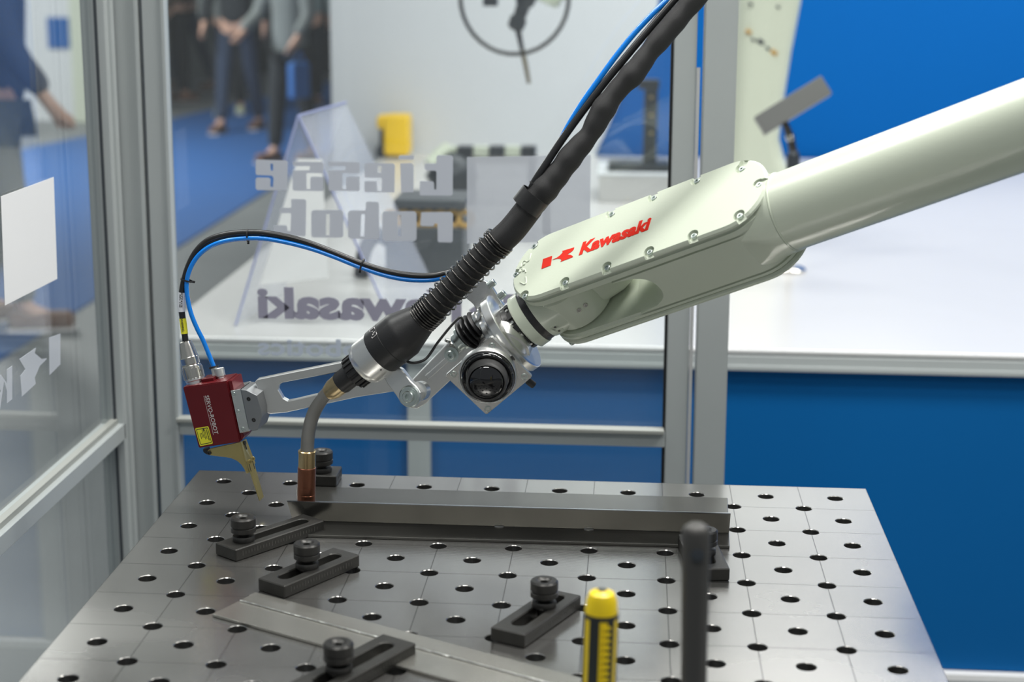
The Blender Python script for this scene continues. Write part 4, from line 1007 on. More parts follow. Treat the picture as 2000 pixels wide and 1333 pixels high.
for k in range(5):
    ln_ = (.0135, .0145, .012, .007, .009)[k]; p = lb[1]-rt_*(.0072+.0021*k)+dn*(.004+ln_/2+(.004 if k > 2 else 0))
    b = MB(); b.box(SF @ M.Translation((p.x, p.y, .0003)) @ M.Rotation(aa, 4, 'Z'), ln_, .0009, .0002); b.build('label_line', 'print_black', sen, False)
b = MB(); p = lb[0]+rt_*.0125+dn*.004; b.lathe(SF @ M.Translation((p.x, p.y, .0003)), [(.0014, 0), (.0012, .0002), (0, .0002)], 12); b.build('label_mark', 'print_black', sen)
# silver screw strip and mounting block
def sp3(x, y, z): return SF @ spx(x, y, z)
def splate(name, pts, z, th, m, parent, bev=.0006, holes=()):
    L = [[(spx(x, y, z).x, spx(x, y, z).y) for x, y in lp] for lp in (pts,)+tuple(holes)]
    return plate(name, L, SF @ M.Translation((0, 0, z)), th, m, parent, bev)
splate('screw_strip', [(450, 764), (470, 760), (487, 843), (468, 847)], .0005, .034, 'alu', sen)
for q in ((457, 770), (465.5, 804), (474.5, 838)): cap_screw(SF @ M.Translation((spx(*q).x, spx(*q).y, -.0012)), .0030, .0024, sen, 'screw_zinc')
splate('mounting_block', [(470.5, 761.5), (481, 762.5), (502, 773), (510, 801), (511, 815), (502, 841), (492, 842.5), (486, 838)], .003, .034, 'alu_dark', sen, .0006)
for q in ((485.5, 780), (495.5, 821)):
    b = MB(); b.lathe(SF @ M.Translation((spx(*q, .003).x, spx(*q, .003).y, .0031)), [(.0030, 0), (.0028, .0003), (.0019, .0004), (.0019, -.0001), (0, -.0001)], 18); b.build('hole_rim', 'hole_dark', sen)
# long slotted arm to the torch clamp
yA = (sp3(510, 790, -.015)).y
arm_o = [(498, 746), (503, 741.5), (560, 729.5), (668, 708), (700, 703), (740, 720), (800, 745), (790, 762), (700, 776), (560, 806), (529, 809), (516, 806), (508, 780), (503, 762)]
yplate('sensor_arm', arm_o, yA, .011, 'alu_satin', sen, .0008, holes=([(545, 752), (552, 748), (662, 727), (672, 733), (676, 752), (668, 760), (575, 782), (562, 784), (553, 779), (543, 762)],))
# connectors on top
Fc = axisframe(P(381, 744, ZS+.014), (P(362, 668, ZS+.010)-P(381, 744, ZS+.014)))
Lc = (P(362, 668, ZS+.010)-P(381, 744, ZS+.014)).length
b = MB(); b.lathe(Fc, [(0, -.004), (.0125, -.004), (.0125, .0), (.0135, .001), (.0135, .004), (.0128, .005)], 36); b.build('socket_base', 'alu_bright', sen)
b = MB(); b.lathe(Fc, [(.012, .004), (.0138, .005), (.0140, Lc*.36), (.0125, Lc*.41)], 36)
for k in range(16): b.box(Fc @ M.Rotation(2*pi*k/16, 4, 'Z') @ M.Translation((.0138, 0, Lc*.2)), .002, .0026, Lc*.28, .0005)
b.build('coupling_ring', 'chrome', sen)
b = MB(); b.lathe(Fc, [(.012, Lc*.40), (.0122, Lc*.42), (.0128, Lc*.44), (.0128, Lc*.58), (.0133, Lc*.60), (.0125, Lc*.63), (.0105, Lc*.85), (.0085, Lc*1.0), (.006, Lc*1.02)], 36); b.build('plug_body', 'chrome', sen)
Fb = axisframe(P(424, 742, ZS+.012), (P(417, 716, ZS+.012)-P(424, 742, ZS+.012)))
b = MB(); b.lathe(Fb, [(0, -.002), (.0052, -.002), (.0052, .008), (.0046, .009), (.0046, .017), (0, .017)], 28); b.build('air_fitting', 'alu_bright', sen)
b = MB(); b.lathe(Fb, [(0, .0165), (.0068, .0165), (.0068, .019), (0, .0195)], 28); b.build('fitting_collar', 'black_plastic', sen)
Fb2 = axisframe(P(433, 744, ZS+.008), (P(427, 720, ZS+.008)-P(433, 744, ZS+.008)))
b = MB(); b.lathe(Fb2, [(0, -.002), (.0058, -.002), (.0058, .005), (.0070, .006), (.0074, .017), (.0066, .018), (0, .018)], 28); b.build('blanking_cap', 'alu_satin', sen)
# gold bracket and sight blade
gz = -.006
splate('gold_bracket', [(404, 886), (406, 880), (412, 876.5), (469, 864), (484, 925), (481, 925.5), (477, 917), (471, 908), (463, 901), (452, 896), (440, 893.5), (425, 892), (410, 890)], gz, .0025, 'gold_bracket', sen, .0004)
q = [sp3(469, 864, gz), sp3(484, 924, gz), sp3(497, 905, gz-.02), sp3(479, 858, gz-.02)]
b = MB(); b.poly(q, ex*.0016); b.build('bracket_side', 'gold_bracket', sen, False)
splate('bracket_pivot_tab', [(396, 878), (404, 877), (410, 886), (404, 889), (397, 884)], gz-.003, .008, 'black_plastic', sen, .0004)
cap_screw(SF @ M.Translation((spx(409, 885, gz).x, spx(409, 885, gz).y, gz)), .0030, .002, sen, 'knob_steel')
b = MB(); b.box(frame(sp3(478, 872, gz-.010)+ex*.0016, ey, ex), .010, .002, .0006); b.build('bracket_slot', 'hole_dark', sen, False)
b = MB(); b.lathe(frame(sp3(476, 866, gz-.010)+ex*.0014, ey, ex), [(.003, 0), (.003, .0012), (0, .0012)], 14); b.build('bracket_screw', 'knob_steel', sen)
bl = [sp3(481, 902, gz+.001), sp3(493, 897, gz-.012), sp3(514, 971, gz-.012), sp3(506, 979, gz+.001)]
b = MB(); b.poly(bl, ex*.0012+ez*.0004); b.build('sight_blade', 'gold_bracket', sen, False)
for q in ((487, 902), (493, 896)): cap_screw(frame(sp3(*q, gz-.002), ey, (ez+ex*.8)), .0032, .0035, sen, 'gold_bracket')
for q in ((487, 914), (494, 909)):
    b = MB(); b.box(frame(sp3(*q, gz+.001)+ex*.0012, ey, (ez+ex)), .012, .0008, .0004); b.build('blade_slot', 'hole_dark', sen, False)
# ------------------------------------------------------------------ cables of the sensor
kb = empty('sensor_cable', P(360, 600, ZS), 'black twin sensor cable arching from the red box to behind the spring', 'cable')
z1, z2 = ZS+.010, kz-.03
def arc(pts): n = len(pts); return smooth_path([P(x, y, z1+(z2-z1)*i/(n-1)) for i, (x, y) in enumerate(pts)], 8)
pk = [(363, 672), (359, 640), (355, 605), (355, 575), (359, 550), (368, 520), (383, 492), (405, 471), (435, 460), (470, 455), (510, 455), (555, 462), (600, 474), (650, 493), (700, 513), (750, 529), (800, 538), (845, 539), (880, 532)]
MB().tube(arc(pk), .0044, 16).build('cable', 'cable_black', kb, True, 60)
pk2 = [(x+4, y+5) for x, y in pk[4:]]
MB().tube(arc(pk2), .0030, 14).build('cable', 'cable_black', kb, True, 60)
cp3 = arc(pk); 
def sleeve_on(path, i0, i1, r, nm, m, par): return MB().tube(path[i0:i1], r, 20).build(nm, m, par, True, 60)
sleeve_on(cp3, 15, 26, .0049, 'white_label_sleeve', 'label_white', kb)
sleeve_on(cp3, 5, 13, .0048, 'yellow_label_sleeve', 'label_yellow', kb)
def ctext(s_, i0, i1, side, sz):
    a, c = cp3[i0], cp3[i1]; zdir = cv(-.1+side*.5, -.1, 1); text(s_, frame(a+zdir.normalized()*.0049, (c-a), zdir) @ M.Translation((0, -sz*.35, 0)), sz, 'print_black', kb, 'label_text', .0001, .00004, width=(c-a).length*.95)
ctext('WARNING', 12, 6, .1, .0045); ctext('077419', 25, 17, .55, .0032); ctext('REV. 1.30', 24, 17, -.35, .0028)
ab = empty('blue_sensor_hose', P(400, 640, ZS), 'blue air hose arching beside the black sensor cable from the red box', 'hose')
pb_ = [(418, 718), (408, 693), (397, 666), (384, 640), (373, 612), (366, 580), (365, 550), (372, 524), (387, 500), (410, 482), (440, 471), (480, 466), (520, 467), (565, 475), (610, 487), (655, 503), (705, 523), (755, 539), (800, 547), (845, 547), (875, 540)]
MB().tube(arc(pb_), .0032, 16).build('hose', 'blue_tube', ab, True, 60)
for q, dr in (((484, 461), (1, 0)), ((707, 518), (.93, -.36)), ((365, 548), (.15, 1))):
    i = min(range(len(cp3)), key=lambda k: (cp3[k]-P(*q, depth(cp3[k]))).length); T_ = (cp3[i+1]-cp3[i-1]).normalized()
    Fq = axisframe(P(*q, depth(cp3[i])), T_); b = MB(); b.lathe(Fq @ M.Diagonal((.62, 1.05, 1, 1)) if abs(dr[0]) > .5 else Fq, [(.0082, -.0012), (.0090, -.0011), (.0090, .0011), (.0082, .0012)], 20)
    b.box(Fq @ M.Translation((0, -.0095, 0)), .003, .004, .003, .0005); b.build('zip_tie', 'black_plastic', kb)
# ------------------------------------------------------------------ exhibits on the platform
zt_ = ZP-TZ
def ond(px, py): return onz(px, py, zt_+.002)
# folded acrylic sign stand
yt0 = ond(460, 636).y; 
t = empty('acrylic_stand', ond(620, 620), 'tall clear acrylic tent shaped leaflet stand on the white platform', 'stand')
a0 = ony(583, 226, yt0+.03); a1 = ony(676, 200, yt0+.22)
f0 = ond(460, 636); f1 = ond(850, 596); r0 = V((ond(560, 560).x, ond(560, 560).y+.1, ZP+.002)); 
f0b = f0; g0 = V((ony(700, 620, f0.y).x, f0.y+.02, ZP+.002))
def sheet(b, pts, th): 
    n = (pts[1]-pts[0]).cross(pts[2]-pts[0]).normalized(); return b.poly(pts, n*th)
b = MB(); sheet(b, [a0, a1, V((f0.x+.04, f0.y+.34, ZP+.002)), f0], .004); b.build('left_sheet', 'acrylic', t, False)
b = MB(); sheet(b, [a0, a1, V((f1.x, f1.y+.10, ZP+.002)), V((ony(770, 640, f0.y).x, f0.y, ZP+.002))], .004); b.build('right_sheet', 'acrylic', t, False)
b = MB()
for p, q in ((a0, f0), (a0, V((ony(770, 640, f0.y).x, f0.y, ZP+.002))), (a0, a1)): b.tube([p, q], .0028, 6)
b.build('sheet_edges', 'acrylic_edge', t)
b = MB(); q = [a0*.80+f0*.20+V((.028, -.004, 0)), a0*.2+f0*.8+V((.03, -.004, 0)), a0*.2+f0*.8+V((.19, -.004, .02)), a0*.80+f0*.20+V((.085, -.004, .0))]; sheet(b, q, .001); b.build('leaflet', 'paper', t, False)

# yellow boxed device at the back
p = ond(768, 309); yy = p.y
g_ = empty('yellow_device', V((p.x, yy, ZP)), 'bright yellow boxed device standing at the back of the platform', 'device')
x0, x1 = ony(748, 260, yy).x, ony(797, 260, yy).x; z1_ = ony(770, 226, yy).z; zb_ = ony(770, 306, yy).z
MB().abox((x0, yy, max(zb_, ZP+.01)), (x1, yy+.14, z1_), .015).build('yellow_housing', 'yellow_box', g_)
b = MB(); b.abox((x0-.035, yy+.01, ZP), (x0+.03, yy+.12, ZP+.05), .008); b.abox((x0-.02, yy+.02, ZP+.03), (x0+.02, yy+.11, z1_-.06), .01); b.build('dark_bracket', 'machine_dark', g_)
b = MB(); b.abox((x0-.03, yy+.01, z1_-.06), (x0+.01, yy+.13, z1_-.004), .012); b.build('pale_lid', 'yellow_box', g_)

# positioner with dark gear drum and chequered rail
p = ond(870, 400); yy = p.y
g_ = empty('gear_positioner', V((p.x, yy, ZP)), 'dark geared positioner drum with striped chrome rail on the platform', 'machine')
def yb(x0, x1, y0, y1, d, yy, bev=.006):
    """box between picture columns x0..x1 and rows y0 (top)..y1 (bottom) with its front at world y"""
    a = ony(x0, y1, yy); c = ony(x1, y0, yy); return (min(a.x, c.x), yy, max(ZP+.0005, a.z)), (max(a.x, c.x), yy+d, c.z)
cgr = ony(885, 345, yy+.02)
b = MB(); Fg = frame(cgr, V((1, 0, 0)), V((.25, -1, .1))); b.lathe(Fg, [(0, -.08), (.075, -.08), (.082, -.07), (.082, .0), (.07, .02), (.05, .03), (.03, .045), (0, .05)], 32)
for k in range(14): b.box(Fg @ M.Rotation(2*pi*k/14, 4, 'Z') @ M.Translation((.082, 0, -.035)), .016, .014, .06, .002)
b.build('gear_drum', 'machine_dark', g_)
for i in range(6):
    lo, hi = yb(862+i*31, 862+i*31+29, 287, 306, .06, yy+.05); MB().abox(lo, hi, .004).build('rail_block', 'machine_dark' if i % 2 else 'robot_paint', g_)
lo, hi = yb(850, 1048, 306, 318, .05, yy+.055); MB().abox(lo, hi, .003).build('rail', 'sheet_steel', g_)
b = MB(); b.tube([ony(838, 322, yy), ony(860, 300, yy+.03), ony(876, 290, yy+.05)], .024, 14); b.build('chrome_arm', 'robot_paint', g_)
lo, hi = yb(835, 925, 366, 402, .12, yy); MB().abox((lo[0], lo[1], ZP), (hi[0], hi[1], hi[2]), .006).build('machine_foot', 'machine_grey', g_)
lo, hi = yb(1030, 1046, 300, 380, .05, yy+.05); MB().abox((lo[0], lo[1], ZP), hi, .003).build('rail_post', 'machine_grey', g_)
# dark gripper block with golden rings
p = ond(840, 545); yy = p.y
g_ = empty('gripper_block', V((p.x, yy, ZP)), 'grey machine block carrying golden rings behind the mirrored lettering', 'machine')
lo, hi = yb(752, 905, 445, 540, .22, yy); MB().abox((lo[0], lo[1], ZP), hi, .01).build('lower_block', 'machine_grey', g_)
lo, hi = yb(768, 910, 392, 408, .20, yy); MB().abox(lo, hi, .006).build('upper_plate', 'machine_grey', g_)
for k in range(7):
    c_ = ony(765+k*24, 428, yy+.05+.0*k); b = MB(); b.lathe(frame(c_, V((1, 0, 0)), V((.1, -1, .2))), [(.012, -.03), (.024, -.03), (.026, -.02), (.026, .02), (.024, .03), (.012, .03)], 20); b.build('golden_ring', 'gold_ring', g_)
lo, hi = yb(770, 905, 400, 450, .03, yy+.14); MB().abox(lo, hi, .004).build('back_plate', 'machine_dark', g_)
c_ = ony(730, 500, yy+.02); b = MB(); b.tube(smooth_path([ony(705, 540, yy), ony(712, 490, yy), ony(735, 460, yy), ony(760, 470, yy)], 5), .020, 14); b.build('bent_pipe', 'machine_dark', g_)

# black upright sample stand on a white box
p = ond(1245, 395); yy = p.y
wb = empty('white_box', V((p.x, yy, ZP)), 'white box plinth on the platform under the black upright stand', 'plinth')
lo, hi = yb(1168, 1318, 345, 395, .35, yy); MB().abox((lo[0], lo[1], ZP), hi, .004).build('box_body', 'white_podium', wb)
MB().abox((lo[0]-.004, lo[1]-.004, hi[2]), (hi[0]+.004, hi[1]+.004, hi[2]+.006), .002).build('box_lid', 'white_wall', wb)
g_ = empty('upright_stand', V((p.x, yy+.1, hi[2])), 'black upright column on a flat base seen through the fence glass', 'stand')
zb2 = hi[2]+.006
a = ony(1187, 340, yy+.08); c = ony(1308, 340, yy+.08)
MB().abox((a.x, yy+.06, zb2), (c.x, yy+.20, zb2+.03), .006).build('flat_base', 'machine_dark', g_)
a = ony(1259, 158, yy+.1); c = ony(1286, 158, yy+.1); MB().abox((a.x, yy+.1, zb2+.025), (c.x, yy+.14, a.z), .004).build('column', 'machine_dark', g_)
a2 = ony(1246, 158, yy+.1); MB().abox((a2.x, yy+.098, a.z-.03), (c.x+.004, yy+.144, a.z+.004), .004).build('top_block', 'machine_dark', g_)
for k in range(3):
    q = ony(1272, 190+35*k, yy+.098); b = MB(); b.lathe(frame(q, V((1, 0, 0)), V((0, -1, 0))), [(0, 0), (.007, 0), (.006, .004), (0, .005)], 12); b.build('clamp_screw', 'brass_old', g_)

# tilted square bar on a small jointed stand with a round chrome foot
p = ond(1540, 528); yy = p.y; 
g_ = empty('tilted_sample', V((p.x, yy, ZP)), 'grey square bar tilted on a jointed stand with round chrome foot', 'stand')
b = MB(); b.lathe(M.Translation((p.x, yy, ZP)), [(0, 0), (.048, 0), (.048, .006), (.040, .012), (.014, .018), (.012, .03), (0, .03)], 40); b.build('round_foot', 'chrome', g_)
pj = ony(1547, 300, yy); b = MB(); b.lathe(M.Translation((p.x, yy, ZP+.02)), [(0, 0), (.010, 0), (.010, pj.z-ZP-.02-.0), (0, pj.z-ZP-.02)], 20); b.build('pole', 'machine_dark', g_)
b = MB(); b.lathe(M.Translation((p.x, yy, pj.z-.055)), [(0, 0), (.018, 0), (.018, .05), (.015, .055), (.012, .064), (0, .064)], 28); b.build('pole_head', 'machine_dark', g_)
q1 = ony(1549, 297, yy); q2 = ony(1533, 240, yy); b = MB(); b.tube([q1, q1*.5+q2*.5+V((.004, 0, 0)), q2], [.011, .012, .009], 16); b.build('joint', 'knob_steel', g_)
b = MB(); qm = (q1+q2)/2; b.lathe(frame(qm, V((1, 0, 0)), V((0, -1, 0))), [(0, -.016), (.010, -.016), (.010, .018), (.007, .022), (0, .022)], 16); b.build('joint_knob', 'chrome', g_)
e0_ = ony(1484, 246, yy-.01); e1_ = ony(1612, 168, yy+.03); d = (e1_-e0_).normalized()
Fb_ = frame((e0_+e1_)/2, d, V((0, -1, .25))); hgt = (ony(1475, 228, yy)-ony(1496, 262, yy)).length
b = MB(); b.box(Fb_, (e1_-e0_).length, hgt, .045, .002); b.build('square_bar', 'sample_grey', g_)

# second robot standing on the platform, its arm reaching over towards the upper middle
yR = 2.95
g_ = empty('robot_arm', V((ony(1490, 330, yR).x, yR+.1, ZP)), 'cream exhibition robot standing on the platform behind the fence post', 'robot')
cxl = [(1405, 1590, 345), (1425, 1535, 320), (1428, 1522, 270), (1430, 1530, 200), (1434, 1546, 100), (1440, 1565, 0), (1442, 1575, -70)]
b = MB(); rows = []
for x0_, x1_, y_ in cxl:
    a, c = ony(x0_, y_, yR+.1), ony(x1_, y_, yR+.1); m_ = (a+c)/2; w_ = (c.x-a.x)/2
    if not rows: m_.z = ZP+.12
    rows.append([V((m_.x+w_*(abs(math.cos(t))**.7)*(1 if math.cos(t) > 0 else -1), yR+.1+.075*math.sin(t), m_.z)) for t in [2*pi*k/28 for k in range(28)]])
loft(b, rows).build('lower_arm', 'robot_paint', g_, True, 60)
bm_ = rows[0][0]; mx_ = (ony(1490, 330, yR+.1)).x
b = MB(); b.lathe(M.Translation((mx_, yR+.1, ZP)), [(0, 0), (.14, 0), (.14, .02), (.10, .04), (.10, .12), (.085, .16), (0, .16)], 40); b.build('robot_base', 'robot_paint', g_)
sh = V((ony(1508, -80, yR+.1).x, yR+.1, ony(1508, -80, yR).z)); b = MB(); b.lathe(frame(sh+V((0, .11, 0)), V((1, 0, 0)), V((0, -1, 0))), [(0, 0), (.085, 0), (.09, .01), (.09, .2), (.08, .215), (0, .215)], 36); b.build('shoulder_joint', 'robot_paint', g_)
wr = ony(1075, -22, yR); b = MB(); b.tube([sh+V((0, -.06, .02)), sh*.6+wr*.4+V((0, -.02, .07)), wr+V((.12, 0, .05)), wr], [.075, .062, .052, .045], 24); b.build('forearm_tube', 'robot_paint', g_, True, 60)
b = MB(); b.lathe(axisframe(ony(1078, -30, yR), V((-.45, -.1, -1))), [(0, -.04), (.045, -.04), (.05, -.02), (.05, .045), (.042, .06), (0, .06)], 28); b.build('wrist_joint', 'robot_paint', g_)
for q, m_, s__ in (((1462, 62), 'gold_ring', .012), ((1486, 82), 'machine_grey', .014), ((1512, 103), 'gold_ring', .014), ((1472, 78), 'machine_grey', .008), ((1500, 95), 'machine_grey', .009), ((1520, 14), 'machine_grey', .008), ((1466, 8), 'machine_grey', .008)):
    p = ony(*q, yR+.02); b = MB(); b.box(M.Translation((p.x, yR+.026, p.z)) @ M.Rotation(.6, 4, 'Y'), s__*1.6, .008, s__, .002); b.build('sticker', m_, g_)
lp = empty('hanging_torch', ony(1010, 0, yR-.05), 'dark welding torch with round looping black cable hanging at the top', 'torch')
cl = [(ony(1005+106*math.cos(t), -6+112*math.sin(t), yR-.06)) for t in [pi*1.25-1.55*pi*k/26 for k in range(27)]]
b = MB(); b.tube(cl, .0068, 14); b.build('cable_loop', 'cable_black', lp, True, 60)
b = MB(); b.lathe(axisframe(ony(1035, -25, yR-.04), ony(1008, 50, yR-.05)-ony(1035, -25, yR-.04)), [(0, 0), (.03, 0), (.034, .02), (.030, .05), (.022, .06), (.020, .095), (.027, .10), (.026, .13), (.012, .14), (0, .14)], 24); b.build('torch_body', 'machine_dark', lp)
lo, hi = ony(944, 12, yR-.04), ony(972, -14, yR-.04); MB().abox((lo.x, yR-.06, lo.z), (hi.x, yR-.01, hi.z), .004).build('dark_box', 'machine_dark', lp)
b = MB(); b.tube([ony(955, -10, yR-.04), ony(1000, -16, yR-.04), ony(1030, -12, yR-.04)], .009, 10); b.build('bracket_rod', 'machine_dark', lp)
b = MB(); b.tube([ony(1008, 40, yR-.05), ony(1014, 70, yR-.05), ony(1020, 100, yR-.05)], [.012, .009, .007], 14); b.build('torch_neck', 'cable_black', lp)
b = MB(); b.tube([ony(1020, 98, yR-.05), ony(1027, 130, yR-.05), ony(1033, 163, yR-.05)], [.008, .0075, .006], 14); b.build('torch_nozzle', 'brass_old', lp)

# ------------------------------------------------------------------ distant stands in the hall
w_ = empty('white_stand_wall', onz(130, 236, -.85), 'white exhibition stand wall with blue square far behind side fence', 'wall')
p0 = onz(58, 236, -.85); yy = p0.y; xA, xB = ony(40, 100, yy).x-2.5, ony(186, 100, yy).x
MB().abox((xA, yy, 0), (xB, yy+.1, 3.2)).build('wall_board', 'white_wall', w_, False)
a = ony(95, 94, yy); c = ony(134, 34, yy); MB().abox((a.x, yy-.02, a.z), (c.x, yy, c.z), .004).build('blue_square', 'blue_wall', w_)
a = ony(146, 94, yy); c = ony(172, 34, yy); MB().abox((a.x, yy-.12, 0), (c.x, yy-.02, 3.2), .01).build('pale_column', 'robot_paint', w_)
p = onz(250, 175, -.85)
dk = empty('dark_booth', V((p.x, 21, 0)), 'dark exhibition booth behind the walking visitors', 'booth')
for i, (xa_, xb2, m_) in enumerate(((-6.6, -5.9, 'dark_hall'), (-5.7, -5.0, 'grey_cloth'), (-4.9, -4.3, 'dark_hall'), (-4.2, -2.6, 'dark_hall'))):
    MB().abox((xa_, 20.6+.1*i, 0), (xb2, 20.9+.1*i, 3.4), .02).build('booth_panel', m_, dk)

# ------------------------------------------------------------------ visitors
def skin_obj(name, verts, edges, radii, m, parent, root=0, sub=2):
    me = bpy.data.meshes.new(name); me.from_pydata(verts, edges, []); o = bpy.data.objects.new('tmp', me); col.objects.link(o)
    md = o.modifiers.new('s', 'SKIN'); lay = me.skin_vertices[0].data
    for i, r_ in enumerate(radii): lay[i].radius = (r_, r_) if not hasattr(r_, '__len__') else r_; lay[i].use_root = (i == root)
    s2 = o.modifiers.new('u', 'SUBSURF'); s2.levels = sub; s2.render_levels = sub
    bpy.context.view_layer.update(); dg = bpy.context.evaluated_depsgraph_get(); m2 = bpy.data.meshes.new_from_object(o.evaluated_get(dg))
    bpy.data.objects.remove(o); m2.name = name; m2.materials.clear()
    return m2
def person(label, base, rot, stride, top_m, leg_m, shoe_m, coat=0, h=1.74, arm=(.15, -.15), fold=(.2, .2), bag=None, lean=0.0):
    rt = empty('person', base, label, 'person', 'visitors in the hall'); k = h/1.74
    W = M.Translation(base) @ M.Rotation(rot, 4, 'Z') @ M.Diagonal((k, k, k, 1))
    fl, fr = stride/2, -stride/2
    J = {}
    def leg(s, f): return [(.095*s, 0, .92), (.10*s, f*.45, .50), (.10*s, f-.03, .09)]
    # body: one continuous figure
    vs = [(0, 0, .95), (0, lean*.3, 1.12), (0, lean*.6, 1.30), (0, lean, 1.46), (0, lean+.01, 1.53), (0, lean+.02, 1.60), (0, lean+.02, 1.70)]
    rd = [(.15, .11), (.135, .10), (.155, .105), (.10, .075), (.052, .052), (.075, .085), (.07, .08)]
    ed = [(0, 1), (1, 2), (2, 3), (3, 4), (4, 5), (5, 6)]
    def chain(start, pts, rr):
        i0 = start
        for p_, r__ in zip(pts, rr): vs.append(p_); rd.append((r__, r__)); ed.append((i0, len(vs)-1)); i0 = len(vs)-1
    for s, f in ((1, fl), (-1, fr)):
        L_ = leg(s, f); chain(0, L_+[(.10*s, f+.10, .035)], (.085, .055, .04, .035))
    hands = []
    for s, af, fo in ((1, arm[0], fold[0]), (-1, arm[1], fold[1])):
        e_ = (.245*s, lean+af*.5, 1.15); hd = (.25*s-.08*s*fo, lean+af+.25*fo, .92+.20*fo)
        chain(3, [(.17*s, lean, 1.43), e_, hd], (.055, .042, .028)); hands.append((hd, s))
        v = V(hd)-V(e_); v.normalize()
        palm = V(hd)+v*.05; chain(len(vs)-1, [tuple(palm)], (.03,)); pi_ = len(vs)-1
        for q_ in range(4): chain(pi_, [tuple(palm+v*.055+V(((q_-1.5)*.004, (q_-1.5)*.019, 0))), tuple(palm+v*(.09-.006*abs(q_-1.4))+V((-.012*s, (q_-1.5)*.020, 0)))], (.010, .008))
        chain(pi_, [tuple(palm+v*.02+V((0, .038, 0))), tuple(palm+v*.05+V((0, .048, 0)))], (.011, .008))
    me = skin_obj('body', vs, ed, rd, 'skin', rt); me.transform(W); bo = finish('body', me, 'skin', rt, True, 80)
    # head details
    hc = V((0, lean+.02, 1.64))
    b = MB(); bmesh.ops.create_uvsphere(b.bm, u_segments=20, v_segments=14, radius=.1); bmesh.ops.transform(b.bm, matrix=W @ M.Translation(hc+V((0, -.018, .035))) @ M.Diagonal((.88, 1.02, 1.0, 1)), verts=b.bm.verts); b.build('hair', 'hair_dark', rt, True, 80)
    for s in (-1, 1):
        b = MB(); bmesh.ops.create_uvsphere(b.bm, u_segments=10, v_segments=8, radius=.011); bmesh.ops.transform(b.bm, matrix=W @ M.Translation(hc+V((.03*s, .088, .0))), verts=b.bm.verts); b.build('eye', 'print_black', rt)
        b = MB(); bmesh.ops.create_uvsphere(b.bm, u_segments=10, v_segments=8, radius=.024); bmesh.ops.transform(b.bm, matrix=W @ M.Translation(hc+V((.078*s, .0, -.01))) @ M.Diagonal((.4, .8, 1.2, 1)), verts=b.bm.verts); b.build('ear', 'skin', rt)
    b = MB(); b.lathe(W @ M.Translation(hc+V((0, .085, -.035))) @ M.Rotation(-.9, 4, 'X'), [(.017, -.01), (.012, .012), (.006, .03), (0, .034)], 10); b.build('nose', 'skin', rt, True, 80)
    b = MB(); b.box(W @ M.Translation(hc+V((0, .088, -.062))), .04, .008, .008, .003); b.build('mouth', 'robot_red' if False else 'skin', rt)
    # trousers
    vs = [(0, 0, .98)]; rd = [(.158, .118)]; ed = []
    for s, f in ((1, fl), (-1, fr)): chain(0, [(.098*s, 0, .88), (.10*s, f*.45, .50), (.10*s, f-.03, .10)], (.100, .073, .062))
    me = skin_obj('trousers', vs, ed, rd, leg_m, rt); me.transform(W); finish('trousers', me, leg_m, rt, True, 80)
    # jacket
    vs = [(0, 0, .93-coat), (0, lean*.3, 1.12), (0, lean*.6, 1.30), (0, lean, 1.47)]; rd = [(.175+coat*.06, .135+coat*.1), (.165, .122), (.178, .125), (.115, .085)]; ed = [(0, 1), (1, 2), (2, 3)]
    for s, af, fo in ((1, arm[0], fold[0]), (-1, arm[1], fold[1])):
        chain(3, [(.175*s, lean, 1.42), (.25*s, lean+af*.5, 1.15), (.252*s-.08*s*fo, lean+af+.23*fo, .95+.19*fo)], (.075, .062, .050))
    me = skin_obj('jacket', vs, ed, rd, top_m, rt); me.transform(W); finish('jacket', me, top_m, rt, True, 80)
    for s, f in ((1, fl), (-1, fr)):
        b = MB(); b.box(W @ M.Translation((.10*s, f+.04, .04)), .09, .27, .08, .03, 3); b.build('shoe', shoe_m, rt, True, 80)
        b = MB(); b.box(W @ M.Translation((.10*s, f+.04, .006)), .092, .275, .014, .004); b.build('shoe_sole', 'print_white', rt)
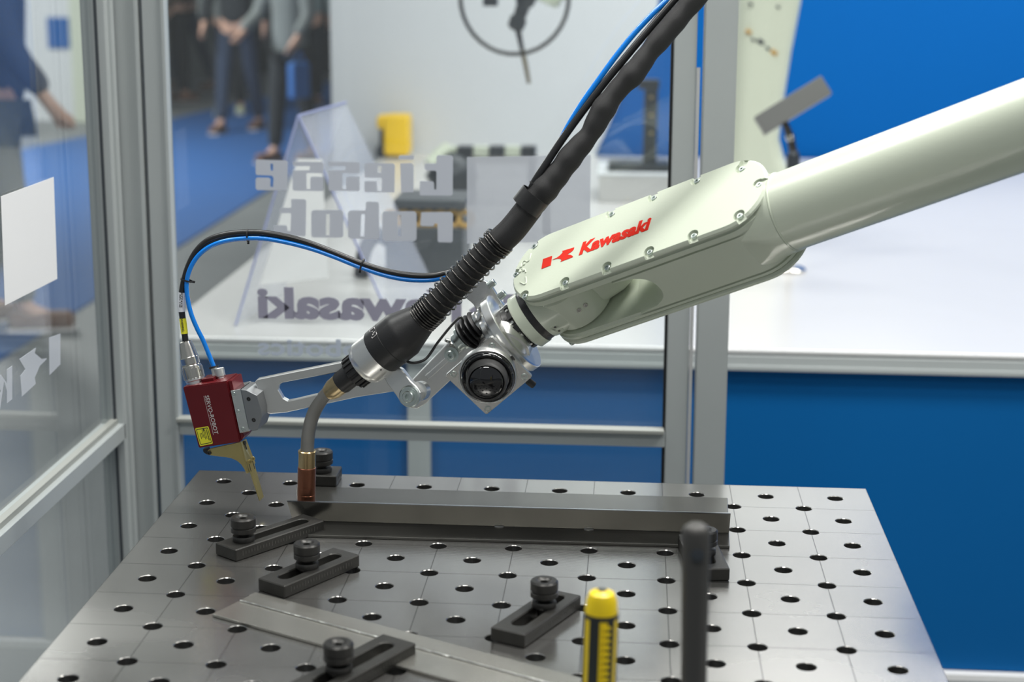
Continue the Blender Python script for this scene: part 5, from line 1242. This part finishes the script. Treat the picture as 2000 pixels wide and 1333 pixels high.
    if bag:
        hd = hands[bag[1]][0]; hd = (hd[0]+.05*hands[bag[1]][1], hd[1], hd[2]-.04); b = MB(); b.box(W @ M.Translation((hd[0]+.03, hd[1], hd[2]-.27)), .07, .20, .28, .02); 
        bb = b.build('carrier_bag', bag[0], None); bb['label'] = bag[2]; bb['category'] = 'bag'
        b = MB(); b.tube([W @ V((hd[0]+.03, hd[1]-.09, hd[2]-.15)), W @ V((hd[0]+.01, hd[1], hd[2]-.05)), W @ V((hd[0]+.03, hd[1]+.09, hd[2]-.15))], .006, 6); b.build('bag_handle', bag[0], bb)
    return rt
def foot(px, py): p = onz(px, py, -.85); return V((p.x, p.y, .009))
person('visitor in long grey coat and dark trousers walking on the blue carpet', foot(572, 318), 2.6, .25, 'grey_cloth', 'dark_cloth', 'shoe_brown', coat=.14, h=1.72, arm=(.2, .1), fold=(.5, .3), bag=('bag_blue', 1, 'blue and pale carrier bag held by the visitor in a long grey coat'))
person('visitor in dark jacket and blue jeans with brown shoes, middle of the group', foot(468, 258), 3.0, .45, 'dark_cloth', 'jeans_cloth', 'shoe_brown', h=1.76)
person('visitor with dark trousers and pale green shoes behind the others', foot(450, 225), 3.3, .3, 'grey_cloth', 'dark_cloth', 'shoe_pale', h=1.7, coat=.05)
person('visitor in dark clothes and jeans farthest left through the back glass', foot(372, 178), 2.4, .5, 'dark_cloth', 'jeans_cloth', 'shoe_brown', h=1.78)
person('visitor in brown jacket standing at the left edge of the glass', foot(345, 200), -.5, .1, 'brown_cloth', 'dark_cloth', 'shoe_brown', h=1.8)
person('visitor in pale knit pullover and dark trousers walking behind the group', foot(606, 210), 3.4, .4, 'knit_pale', 'dark_cloth', 'shoe_brown', h=1.7)
person('visitor in navy jacket and olive trousers standing close beyond the side fence', foot(22, 640), -1.35, .2, 'navy_cloth', 'olive_cloth', 'shoe_brown', h=1.82, coat=.05, lean=.03)
nv = bpy.data.objects[[o.name for o in col.objects if o.get('label', '').startswith('visitor in navy')][0]]
q = nv.location+V((-.30, .03, 1.12)); b = MB(); b.box(M.Translation(q), .20, .32, .46, .08, 4); bp_ = b.build('backpack', 'olive_cloth', None, True, 80); bp_['label'] = 'olive green backpack worn by the visitor in the navy jacket'; bp_['category'] = 'backpack'
b = MB(); b.box(M.Translation(q+V((-.10, 0, -.08))), .06, .24, .2, .02, 3); b.build('backpack_pocket', 'olive_cloth', bp_, True, 80)
